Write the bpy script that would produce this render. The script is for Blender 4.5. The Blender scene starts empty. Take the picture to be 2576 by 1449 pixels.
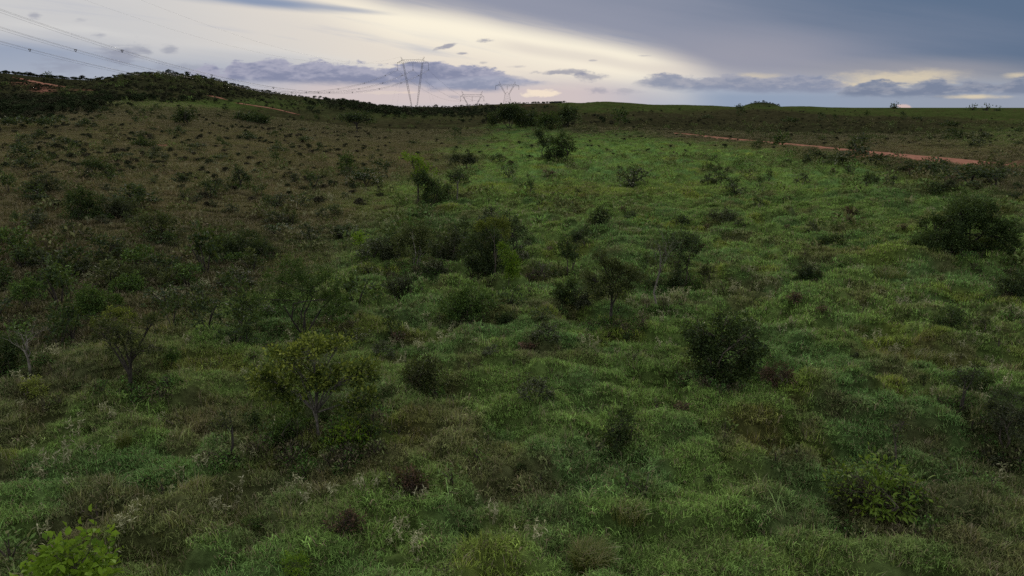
import bpy, math, random
import numpy as np
from mathutils import Vector, Matrix

# ------------------------------------------------------------------ camera
scene = bpy.context.scene
COL = scene.collection
CAMZ = 13.0
PITCH = math.radians(14.88)
FPX = 682.7
cam_data = bpy.data.cameras.new("camera")
cam_data.sensor_width = 36.0
cam_data.lens = 24.0
cam_data.clip_start = 0.5
cam_data.clip_end = 40000.0
camera = bpy.data.objects.new("camera", cam_data)
COL.objects.link(camera)
camera.location = (0, 0, CAMZ)
camera.rotation_euler = (math.radians(90) - PITCH, 0, 0)
scene.camera = camera

scene.view_settings.view_transform = 'Standard'
scene.view_settings.look = 'None'
scene.view_settings.exposure = 0.0
scene.view_settings.gamma = 1.0
try:
    scene.view_settings.use_curve_mapping = False
except Exception:
    pass
scene.cycles.max_bounces = 5
scene.cycles.diffuse_bounces = 3
scene.cycles.glossy_bounces = 2
scene.cycles.transmission_bounces = 3
scene.cycles.transparent_max_bounces = 6
scene.cycles.use_denoising = False
scene.cycles.denoising_prefilter = 'ACCURATE'

SP, CP = math.sin(PITCH), math.cos(PITCH)
S = 1024 / 2576.0      # photo notes are kept in a 2576 x 1449 grid


def ray(X, Y):
    """direction through a point of the 2576 grid (as numpy)."""
    X = np.asarray(X, float); Y = np.asarray(Y, float)
    u = (X - 1288) * S / FPX
    v = (724.5 - Y) * S / FPX
    return np.stack([u, CP + v * SP, v * CP - SP + 0 * u], -1)


def tan_el(Y):
    """z/y of the plane of sight for image row Y"""
    v = (724.5 - Y) * S / FPX
    return (v * CP - SP) / (CP + v * SP)


def project(x, y, z):
    """world -> 2576 grid"""
    dz = z - CAMZ
    f = y * CP - dz * SP
    f = np.where(f < 0.05, 0.05, f)
    u = x / f
    v = (y * SP + dz * CP) / f
    return 1288 + u * FPX / S, 724.5 - v * FPX / S


def lin(c):
    return tuple(((v / 255 / 12.92) if v / 255 <= 0.04045 else ((v / 255 + 0.055) / 1.055) ** 2.4) for v in c)


# ------------------------------------------------------------------ tiny node language
class V:
    def __init__(s, nt, sock):
        s.nt = nt; s.s = sock

    def _m(s, op, b=None, c=None, clamp=False):
        n = s.nt.nodes.new('ShaderNodeMath'); n.operation = op; n.use_clamp = clamp
        for i, t in enumerate((s, b, c)):
            if t is None: continue
            if isinstance(t, V): s.nt.links.new(t.s, n.inputs[i])
            else: n.inputs[i].default_value = t
        return V(s.nt, n.outputs[0])

    def __add__(s, o): return s._m('ADD', o)
    def __radd__(s, o): return s._m('ADD', o)
    def __sub__(s, o): return s._m('SUBTRACT', o)
    def __rsub__(s, o): return (s * -1.0) + o
    def __mul__(s, o): return s._m('MULTIPLY', o)
    def __rmul__(s, o): return s._m('MULTIPLY', o)
    def __truediv__(s, o): return s._m('DIVIDE', o)
    def max(s, o): return s._m('MAXIMUM', o)
    def min(s, o): return s._m('MINIMUM', o)
    def pow(s, o): return s._m('POWER', o)

    def ss(s, a, b, c=0.0, d=1.0):
        n = s.nt.nodes.new('ShaderNodeMapRange'); n.interpolation_type = 'SMOOTHSTEP'
        s.nt.links.new(s.s, n.inputs[0])
        for i, t in enumerate((a, b, c, d)): n.inputs[i + 1].default_value = t
        return V(s.nt, n.outputs[0])


def noise(nt, x, y, z, scale=1.0, detail=4.0, rough=0.55, out=0, dist=0.0):
    cx = nt.nodes.new('ShaderNodeCombineXYZ')
    for i, t in enumerate((x, y, z)):
        if isinstance(t, V): nt.links.new(t.s, cx.inputs[i])
        else: cx.inputs[i].default_value = t
    n = nt.nodes.new('ShaderNodeTexNoise')
    n.inputs['Scale'].default_value = scale
    n.inputs['Detail'].default_value = detail
    n.inputs['Roughness'].default_value = rough
    n.inputs['Distortion'].default_value = dist
    nt.links.new(cx.outputs[0], n.inputs['Vector'])
    return V(nt, n.outputs[out])


def mixc(nt, fac, a, b):
    n = nt.nodes.new('ShaderNodeMix'); n.data_type = 'RGBA'
    if isinstance(fac, V): nt.links.new(fac.s, n.inputs[0])
    else: n.inputs[0].default_value = fac
    for k, t in ((6, a), (7, b)):
        if isinstance(t, (tuple, list)): n.inputs[k].default_value = tuple(t[:3]) + (1,)
        else: nt.links.new(t.s if isinstance(t, V) else t, n.inputs[k])
    return V(nt, n.outputs[2])


# ------------------------------------------------------------------ sky
SUN_EL, SUN_AZ = math.radians(20), math.radians(-11)
world = bpy.data.worlds.new("World")
scene.world = world
world.use_nodes = True
nt = world.node_tree
nt.nodes.clear()
geo = nt.nodes.new('ShaderNodeTexCoord')
sep = nt.nodes.new('ShaderNodeSeparateXYZ')
nt.links.new(geo.outputs['Generated'], sep.inputs[0])
dx, dy, dz = (V(nt, sep.outputs[i]) for i in range(3))
A = dx._m('ARCTAN2', dy)                                  # azimuth, 0 = straight ahead
hyp = (dx * dx + dy * dy)._m('SQRT').max(1e-4)
W = dz / hyp
cosA = (dy / hyp).max(0.62)
E = W / cosA                                              # slope above the horizon


def AZ(X, Y=200):
    e = tan_el(Y)
    return math.atan((X - 1288) * S / FPX * (CP - e * SP))


def curve(pts, scale):
    """edge of a cloud: elevation slope as a function of azimuth, from (X, Y) notes"""
    n = nt.nodes.new('ShaderNodeFloatCurve')
    n.inputs[0].default_value = 1.0
    a = (A + 0.8) * (1 / 1.6)
    nt.links.new(a._m('MULTIPLY', 1.0, clamp=True).s, n.inputs[1])
    c = n.mapping.curves[0]
    pts = sorted(((AZ(X, Y) + 0.8) / 1.6, min(max(tan_el(Y) / scale, 0), 1)) for X, Y in pts)
    c.points[0].location = (0, pts[0][1]); c.points[1].location = (1, pts[-1][1])
    for p in pts:
        c.points.new(*p)
    n.mapping.update()
    return V(nt, n.outputs[0]) * scale


def blob(X, Y, rx, ry, soft=0.5, tilt=0.0, nz=None, amp=0.0):
    a0, e0 = AZ(X, Y), tan_el(Y)
    ra = abs(AZ(X + rx, Y) - a0); re = abs(tan_el(Y - ry) - e0)
    p = (A - a0); q = (E - e0)
    if tilt: q = q - p * tilt
    d = ((p / ra) * (p / ra) + (q / re) * (q / re))._m('SQRT')
    if nz is not None: d = d + nz * amp
    return d.ss(1.0, 1.0 - soft, 0, 1)


# noises: long streaks of high cloud and billows of low cloud
n_str = noise(nt, A * 2.2, (E + A * 0.16) * 26, 1.3, 1.0, 5, 0.55) - 0.5
n_str2 = noise(nt, A * 5.0, (E + A * 0.20) * 70, 7.7, 1.0, 4, 0.6) - 0.5
n_big = noise(nt, A * 1.3, E * 5.0, 4.1, 1.0, 3, 0.5) - 0.5
n_cu = noise(nt, A * 26, E * 62, 2.2, 1.0, 6, 0.62) - 0.5
n_cu2 = noise(nt, A * 9, E * 26, 9.2, 1.0, 4, 0.55) - 0.5
n_fine = noise(nt, A * 60, E * 170, 5.2, 1.0, 5, 0.62) - 0.5

sky = nt.nodes.new('ShaderNodeTexSky')
sky.sky_type = 'NISHITA'
sky.sun_disc = False
sky.sun_elevation = SUN_EL
sky.sun_rotation = SUN_AZ
nish = nt.nodes.new('ShaderNodeVectorMath'); nish.operation = 'SCALE'
nt.links.new(sky.outputs[0], nish.inputs[0]); nish.inputs[3].default_value = 0.05
low = mixc(nt, E.ss(0.0, 0.10), lin((168, 178, 196)), lin((142, 156, 182)))
base = mixc(nt, 0.06, low, V(nt, nish.outputs[0]))
# warm rose air over the middle horizon
rose = A.ss(AZ(560), AZ(860)) * A.ss(AZ(1760), AZ(1420)) * E.ss(-0.01, 0.008) * E.ss(0.058, 0.02)
base = mixc(nt, rose * 0.85, base, lin((212, 196, 194)))
# high bright cloud sheet (cream), left and middle
cream_lo = curve([(-300, 95), (0, 105), (200, 120), (400, 148), (560, 158), (700, 170), (900, 200), (1100, 215), (1400, 215), (1700, 205), (1800, 205), (2600, 205)], 0.2)
cm = ((E - cream_lo) + n_str * 0.040).ss(-0.012, 0.022)
cream_col = mixc(nt, (A + n_big * 0.5).ss(AZ(250), AZ(1150)), lin((205, 204, 204)), lin((235, 224, 209)))
cream_col = mixc(nt, (n_str + n_str2 * 0.6).ss(0.05, 0.32), cream_col, lin((186, 188, 198)))
cream_col = mixc(nt, A.ss(AZ(1300), AZ(500)) * n_str.ss(-0.02, -0.22) * 0.75, cream_col, lin((222, 220, 216)))
colr = mixc(nt, cm * 0.95, base, cream_col)
# glow just under the edge of the veil
edge = curve([(-400, -260), (300, -160), (560, -70), (800, -25), (900, 2), (1000, 26), (1100, 40), (1200, 57), (1300, 78), (1400, 97), (1500, 115), (1600, 137), (1680, 160), (1760, 190), (1830, 215), (1950, 225), (2200, 228), (2700, 226), (3000, 226)], 0.4)
dE = E - edge + n_str * 0.008
glow = dE.ss(-0.060, -0.010) * dE.ss(0.018, -0.004) * A.ss(AZ(640), AZ(1050)) * A.ss(AZ(1800), AZ(1560))
colr = mixc(nt, glow * 0.9, colr, lin((252, 243, 222)))
# soft streak of grey under the glow
st = curve([(1000, 92), (1250, 112), (1350, 128), (1500, 150), (1620, 172), (1800, 190)], 0.2)
sE = (E - st)
sm = sE.ss(-0.012, 0.0) * sE.ss(0.014, 0.002) * A.ss(AZ(1180), AZ(1330)) * A.ss(AZ(1800), AZ(1650))
colr = mixc(nt, sm * 0.40, colr, lin((196, 187, 186)))
# blue openings at the top left
gap = blob(650, 4, 330, 24, 0.9, -0.10, n_str, 1.2)
colr = mixc(nt, gap * 0.9, colr, lin((128, 146, 176)))
gap = blob(880, 24, 150, 11, 0.9, -0.10, n_str, 1.2)
colr = mixc(nt, gap * 0.6, colr, lin((150, 160, 182)))
# the veil: lilac grey to slate blue on the right
veil = (dE + n_str2 * 0.006).ss(-0.012, 0.032)
veil_c = mixc(nt, (A * 1.0 + E * 1.6 + n_big * 0.45 + n_str * .3).ss(AZ(1650), AZ(2650) + 0.16), lin((147, 151, 168)), lin((94, 113, 139)))
veil_c = mixc(nt, blob(1900, 135, 430, 95, 1.0, 0.0, n_big, 0.6) * 0.6, veil_c, lin((158, 157, 169)))
veil_c = mixc(nt, blob(2330, 175, 520, 48, 1.0, 0.0, n_str, 0.5) * 0.75, veil_c, lin((160, 158, 164)))
colr = mixc(nt, veil, colr, veil_c)
lowr = A.ss(AZ(1700), AZ(1850)) * E.ss(0.028, 0.012)
colr = mixc(nt, lowr, colr, mixc(nt, A.ss(AZ(1900), AZ(2500)), lin((146, 160, 182)), lin((150, 158, 174))))
# light breaking through beside the right-hand low cloud
for (X, Y, rx, ry, k) in ((2250, 199, 210, 26, .75), (2140, 214, 90, 10, .8), (2350, 186, 120, 20, .5), (2560, 190, 60, 12, .7), (2450, 243, 110, 8, .85), (1900, 192, 90, 12, .5)):
    colr = mixc(nt, blob(X, Y, rx, ry, 0.95, 0, n_fine + n_str, 0.9) * k, colr, lin((222, 207, 178)))


def bank(top, bot, a0, a1, b1, b0, c_top, c_bot, amp=0.012, soft=0.004, fac=1.0, ht=0.02):
    """a low cloud bank between two edges, billowed by noise"""
    global colr
    t = curve(top, 0.2); b = curve(bot, 0.2)
    tt = (t - E) + n_cu * amp + n_cu2 * amp * 1.2 + n_fine * amp * 0.8
    m = tt.ss(-soft * 0.3, soft)
    m = m * ((E - b) + n_str2 * 0.010 + n_cu * 0.008 + n_fine * .004).ss(-0.004, 0.006)
    m = m * A.ss(AZ(a0), AZ(a1)) * A.ss(AZ(b0), AZ(b1))
    cc = mixc(nt, (tt + n_cu * 0.05 + n_fine * .03).ss(0.0, ht), c_top, c_bot)
    colr = mixc(nt, m * fac, colr, cc)


# pale grey puffs over the left hill
for (X, Y, rx, ry, k) in ((300, 150, 90, 48, .62), (190, 170, 120, 36, .45), (85, 38, 22, 14, .6), (200, 48, 24, 9, .35), (250, 87, 26, 10, .5), (430, 120, 34, 16, .6), (330, 125, 60, 20, .4), (420, 172, 90, 14, .4)):
    colr = mixc(nt, blob(X, Y, rx, ry, 0.95, 0, n_cu2 + n_cu + n_fine * 0.5, 2.6) * k * .9, colr, lin((140, 144, 162)))
bank([(380, 240), (440, 215), (480, 165), (530, 152), (560, 172), (590, 148), (620, 158), (660, 150), (700, 143), (740, 160), (800, 150), (850, 160), (900, 152), (960, 166), (1020, 158), (1080, 152), (1140, 160), (1200, 172), (1260, 180), (1310, 190), (1340, 215), (1400, 260)],
     [(400, 196), (480, 198), (600, 205), (800, 210), (900, 212), (1050, 214), (1100, 224), (1240, 226), (1300, 205), (1400, 200)],
     430, 500, 1240, 1360, lin((168, 168, 186)), lin((134, 139, 164)), amp=0.021, ht=0.024)
bank([(1000, 196), (1100, 197), (1250, 192), (1330, 200), (1400, 207), (1460, 208), (1500, 230)],
     [(1000, 224), (1100, 226), (1250, 226), (1340, 216), (1460, 210), (1500, 208)],
     1020, 1110, 1340, 1450, lin((168, 170, 188)), lin((144, 150, 172)), amp=0.009, ht=0.02, fac=0.9)
bank([(1540, 240), (1600, 196), (1680, 186), (1740, 194), (1800, 186), (1860, 184), (1920, 196), (1980, 184), (2030, 192), (2080, 200), (2140, 208), (2200, 240)],
     [(1540, 212), (1700, 226), (1900, 232), (2100, 232), (2200, 230)],
     1560, 1640, 2100, 2190, lin((160, 162, 176)), lin((134, 142, 164)), amp=0.019, ht=0.02, fac=0.9)
bank([(2060, 250), (2140, 216), (2200, 205), (2260, 212), (2320, 204), (2360, 192), (2400, 206), (2450, 196), (2500, 202), (2560, 190), (2700, 196), (3100, 200)],
     [(2060, 240), (2200, 244), (2350, 243), (2500, 236), (2700, 238), (3100, 240)],
     2060, 2150, 2900, 3050, lin((146, 151, 166)), lin((122, 132, 154)), amp=0.019, ht=0.016)
# thin dark lenses and shreds in the bright part
for (X, Y, rx, ry, tl, k) in ((1416, 181, 78, 8, 0, .85), (1493, 194, 52, 10, 0, .75), (1130, 114, 22, 6, .25, .9), (1100, 122, 10, 4, .3, .5), (1222, 101, 24, 6, .03, .9), (1166, 134, 18, 4, 0, .8),
                          (1216, 158, 16, 4, 0, .5), (1300, 168, 24, 4, 0, .4), (1490, 152, 14, 2.5, 0, .5), (1620, 140, 20, 2.5, 0, .4), (1656, 188, 34, 4, 0, .5), (1500, 228, 32, 9, 0, .5), (1570, 230, 40, 8, 0, .35), (1140, 243, 24, 6, 0, .4)):
    colr = mixc(nt, blob(X, Y, rx * 1.15, ry * 1.2, 0.8, tl, n_fine + n_cu * .6, 2.0) * k * .85, colr, lin((134, 138, 160)))
# small bright heaps near the horizon
for (X, Y, rx, ry, k, c) in ((1362, 234, 58, 12, .95, (243, 226, 205)), (1330, 240, 20, 6, .6, (240, 224, 205)), (2275, 270, 24, 9, .9, (214, 188, 182)), (960, 233, 60, 6, .5, (226, 210, 198)), (1030, 233, 30, 4, .5, (236, 216, 200))):
    colr = mixc(nt, blob(X, Y, rx, ry, 0.5, 0, n_fine, 1.8) * k, colr, lin(c))
# overhead: sky out of view brightened to light the ground; behind: grey-blue overcast
up = E.ss(0.16, 0.80)
over = mixc(nt, (n_big + n_str * 0.6).ss(-0.25, 0.25), lin((214, 219, 228)), lin((236, 237, 240)))
colr = mixc(nt, up, colr, over)
back = A._m('ABSOLUTE').ss(0.85, 1.5) * (1 - up)
colr = mixc(nt, back, colr, mixc(nt, E.ss(0.0, 0.3), lin((150, 160, 178)), lin((158, 166, 184))))
bg = nt.nodes.new('ShaderNodeBackground')
out = nt.nodes.new('ShaderNodeOutputWorld')
nt.links.new(colr.s, bg.inputs[0])
bg.inputs[1].default_value = 1.0
nt.links.new(bg.outputs[0], out.inputs[0])

sun_d = bpy.data.lights.new("sun", 'SUN')
sun_d.energy = 1.5
sun_d.angle = math.radians(18)
sun_d.color = (1.0, 0.90, 0.76)
sun = bpy.data.objects.new("sun", sun_d)
COL.objects.link(sun)
sd = Vector((math.sin(SUN_AZ) * math.cos(SUN_EL), math.cos(SUN_AZ) * math.cos(SUN_EL), math.sin(SUN_EL)))
sun.rotation_euler = sd.to_track_quat('Z', 'Y').to_euler()

# ------------------------------------------------------------------ numpy noise
rng = np.random.default_rng(11)
random.seed(5)


def _h(ix, iy, seed):
    ix = ix.astype(np.int64); iy = iy.astype(np.int64)
    h = (ix * 374761393 + iy * 668265263 + seed * 974634777) & 0xFFFFFFFF
    h = ((h ^ (h >> 13)) * 1274126177) & 0xFFFFFFFF
    h = ((h ^ (h >> 16)) * 2246822519) & 0xFFFFFFFF
    return ((h ^ (h >> 15)) & 0xFFFFFF) / float(0xFFFFFF)


def vn(x, y, seed=0):
    x = np.asarray(x, float); y = np.asarray(y, float)
    ix = np.floor(x); iy = np.floor(y)
    fx = x - ix; fy = y - iy
    fx = fx * fx * fx * (fx * (fx * 6 - 15) + 10); fy = fy * fy * fy * (fy * (fy * 6 - 15) + 10)
    a = _h(ix, iy, seed); b = _h(ix + 1, iy, seed); c = _h(ix, iy + 1, seed); d = _h(ix + 1, iy + 1, seed)
    return (a * (1 - fx) + b * fx) * (1 - fy) + (c * (1 - fx) + d * fx) * fy - 0.5


def fbm(x, y, seed=0, oct=4, g=0.5):
    s = 0; a = 1; n = 0
    for k in range(oct):
        s = s + vn(x * 2 ** k * 1.03 + 17.3 * k, y * 2 ** k * 1.03 - 9.1 * k, seed + k) * a
        n += a; a *= g
    return s / n * 2


def sstep(a, b, t):
    t = np.clip((t - a) / (b - a), 0, 1)
    return t * t * (3 - 2 * t)


# ------------------------------------------------------------------ lie of the land
TX = [0, 200, 350, 500, 650, 800, 900, 1100, 1300, 1500, 1700, 1900, 2100, 2300, 2576]
TD = [100, 150, 200, 250, 300, 340, 385, 470, 600, 800, 1000, 1200, 2500, 6000]
TY = [
    [482, 483, 486, 490, 495, 499, 499, 499, 499, 499, 499, 499, 499, 499, 495],
    [398, 396, 400, 405, 410, 418, 424, 424, 420, 420, 420, 420, 420, 420, 415],
    [345, 335, 340, 350, 360, 370, 378, 382, 375, 372, 375, 378, 380, 382, 380],
    [306, 296, 293, 302, 320, 335, 345, 350, 345, 345, 348, 352, 355, 358, 358],
    [283, 262, 254, 262, 288, 308, 320, 328, 325, 325, 330, 335, 338, 342, 342],
    [256, 250, 216, 232, 262, 292, 302, 314, 310, 306, 318, 322, 326, 330, 330],
    [226, 230, 184, 196, 240, 268, 284, 304, 300, 292, 302, 306, 310, 314, 314],
    [196, 219, 186, 188, 232, 252, 270, 298, 288, 272, 288, 293, 298, 302, 302],
    [184, 209, 203, 206, 233, 246, 260, 294, 276, 257, 270, 278, 284, 289, 292],
    [200, 215, 230, 235, 242, 250, 262, 289, 268, 258, 266, 266, 271, 277, 283],
    [220, 235, 245, 246, 252, 258, 264, 285, 262, 264, 272, 272, 276, 282, 288],
    [240, 250, 255, 256, 260, 264, 268, 270, 261, 272, 280, 280, 284, 290, 292],
    [286] * 15,
    [276] * 15,
]
TA = np.array([AZ(x, 268) for x in TX])
_ld = np.log(np.array([25, 60] + TD, float))
_tz = [np.zeros(15), np.zeros(15)]
for dd, row in zip(TD, TY):
    _tz.append(CAMZ + dd * np.array([tan_el(v) for v in row]) * np.cos(TA))
_tz = np.array(_tz)
NLA, NLD = 160, 420
GA = np.linspace(-0.75, 0.75, NLA)
GD = np.linspace(math.log(20), math.log(6000), NLD)
_t1 = np.array([np.interp(GA, TA, r) for r in _tz])              # rows x GA
_grid = np.array([np.interp(GD, _ld, _t1[:, k]) for k in range(NLA)]).T   # NLD x NLA


def _blur(a, sig, axis):
    r = int(3 * sig); k = np.exp(-0.5 * (np.arange(-r, r + 1) / sig) ** 2); k /= k.sum()
    p = [(0, 0), (0, 0)]; p[axis] = (r, r)
    b = np.pad(a, p, mode='edge')
    return np.apply_along_axis(lambda m: np.convolve(m, k, 'valid'), axis, b)


_grid = _blur(_blur(_grid, 3.0, 0), 2.2, 1)


def macro(x, y):
    """smooth height of the land"""
    x = np.asarray(x, float); y = np.asarray(y, float)
    d = np.maximum(np.hypot(x, y), 20.5)
    a = np.clip(np.arctan2(x, y), -0.749, 0.749)
    fa = (a - GA[0]) / (GA[1] - GA[0]); fd = np.clip((np.log(d) - GD[0]) / (GD[1] - GD[0]), 0, NLD - 1.001)
    ia = fa.astype(int); idd = fd.astype(int); fa = fa - ia; fd = fd - idd
    g = _grid
    z = (g[idd, ia] * (1 - fa) + g[idd, ia + 1] * fa) * (1 - fd) + (g[idd + 1, ia] * (1 - fa) + g[idd + 1, ia + 1] * fa) * fd
    # far knoll on the skyline
    kx, ky = 1650 * math.sin(AZ(1918, 255)), 1650 * math.cos(AZ(1918, 255))
    z = z + 24 * np.exp(-(((x - kx) / 52) ** 2 + ((y - ky) / 90) ** 2))
    back = sstep(0.9, 2.0, np.abs(np.arctan2(x, y)))
    return z * (1 - back * 0.8)


def unproject(X, Y, f=None):
    """pixel notes -> points on the land"""
    f = f or macro
    X = np.atleast_1d(np.asarray(X, float)); Y = np.atleast_1d(np.asarray(Y, float))
    d = ray(X, Y)
    t = np.full(X.shape, 8.0); prev = t.copy(); done = np.zeros(X.shape, bool)
    for _ in range(900):
        x, y, z = d[:, 0] * t, d[:, 1] * t, CAMZ + d[:, 2] * t
        hit = (z < f(x, y)) & ~done
        done |= hit
        prev = np.where(done, prev, t)
        t = np.where(done, t, t * 1.0075)
        if done.all(): break
    a, b = prev.copy(), t.copy()
    for _ in range(24):
        m = (a + b) / 2
        below = CAMZ + d[:, 2] * m < f(d[:, 0] * m, d[:, 1] * m)
        b = np.where(below, m, b); a = np.where(below, a, m)
    return np.stack([d[:, 0] * b, d[:, 1] * b, f(d[:, 0] * b, d[:, 1] * b)], -1)


# dirt roads as polylines on the land
def poly(pts, n=14):
    P = unproject([p[0] for p in pts], [p[1] for p in pts])[:, :2]
    out = []
    for i in range(len(P) - 1):
        p0 = P[max(i - 1, 0)]; p1 = P[i]; p2 = P[i + 1]; p3 = P[min(i + 2, len(P) - 1)]
        for k in range(n):
            t = k / n
            out.append(0.5 * ((2 * p1) + (-p0 + p2) * t + (2 * p0 - 5 * p1 + 4 * p2 - p3) * t * t + (-p0 + 3 * p1 - 3 * p2 + p3) * t ** 3))
    out.append(P[-1])
    return np.array(out)


ROADS = [
    (poly([(1690, 338), (1720, 341), (1800, 350), (1890, 359), (1990, 369), (2100, 381), (2200, 391), (2310, 403), (2400, 413), (2478, 424)]), 3.9, 'dirt_road'),
    (poly([(10, 193), (42, 198), (80, 206), (120, 214), (155, 223)]), 3.0, 'dirt_track'),
    (poly([(534, 244.5), (546, 247), (562, 251)]), 1.6, 'dirt_track'),
    (poly([(600, 262), (640, 268), (690, 276), (745, 289)]), 1.2, 'dirt_track'),
]
BARE = [(105, 228, 34, 9, .8), (60, 214, 40, 7, .6), (205, 229, 40, 2.5, .5), (2185, 402, 80, 8, .55), (2540, 428, 40, 14, .55), (410, 367, 30, 2.6, .9), (2300, 402, 60, 3, .5), (1330, 268, 80, 3, .35)]


def seg_dist(x, y, P):
    d = np.full(np.shape(x), 1e9)
    for a, b in zip(P[:-1], P[1:]):
        v = b - a; L = (v @ v) or 1e-9
        t = np.clip(((x - a[0]) * v[0] + (y - a[1]) * v[1]) / L, 0, 1)
        d = np.minimum(d, np.hypot(x - a[0] - v[0] * t, y - a[1] - v[1] * t))
    return d


def road_dist(x, y):
    """distance from the edge of the nearest road (negative on it)"""
    x = np.asarray(x, float); y = np.asarray(y, float)
    r = np.full(x.shape, 50.0)
    for P, w, _ in ROADS:
        lo = P.min(0) - 30; hi = P.max(0) + 30
        m = (x > lo[0]) & (x < hi[0]) & (y > lo[1]) & (y < hi[1])
        if m.any():
            r[m] = np.minimum(r[m], seg_dist(x[m], y[m], P) - w)
    return r


# named grassy mounds: X, Y(base), half width (grid px), height m
MOUNDS = []
for (X, Y, hw, h) in [(1850, 742, 75, .75), (1800, 735, 40, .4), (2330, 700, 85, .55), (2030, 792, 75, .55), (1530, 790, 62, .95), (1170, 1195, 120, .5), (330, 945, 110, .75), (1800, 570, 50, .6), (1960, 560, 60, .5),
                      (1140, 905, 90, .5), (1290, 985, 110, .5), (2120, 1090, 140, .55), (1400, 1010, 90, .5), (940, 1230, 120, .45), (700, 1030, 45, .5), (2080, 1070, 60, .4), (2150, 1060, 70, .4), (1700, 640, 60, .4),
                      (1480, 600, 70, .4), (1620, 560, 80, .4), (2000, 640, 80, .3), (150, 1010, 90, .5), (2400, 900, 90, .5), (1000, 1390, 150, .3), (1600, 1130, 80, .4), (1010, 1150, 110, .35), (2230, 690, 70, .45)]:
    p = unproject(X, Y)[0]
    s = hw * S / FPX * np.hypot(p[0], p[1]) * 1.03
    MOUNDS.append((p[0], p[1] + s * 0.3, s, h))


def gridXY(x, y):
    return project(np.asarray(x, float), np.asarray(y, float), macro(x, y))


def gb(X, Y, cx, cy, rx, ry):
    return np.exp(-(((X - cx) / rx) ** 2 + ((Y - cy) / ry) ** 2))


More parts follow.
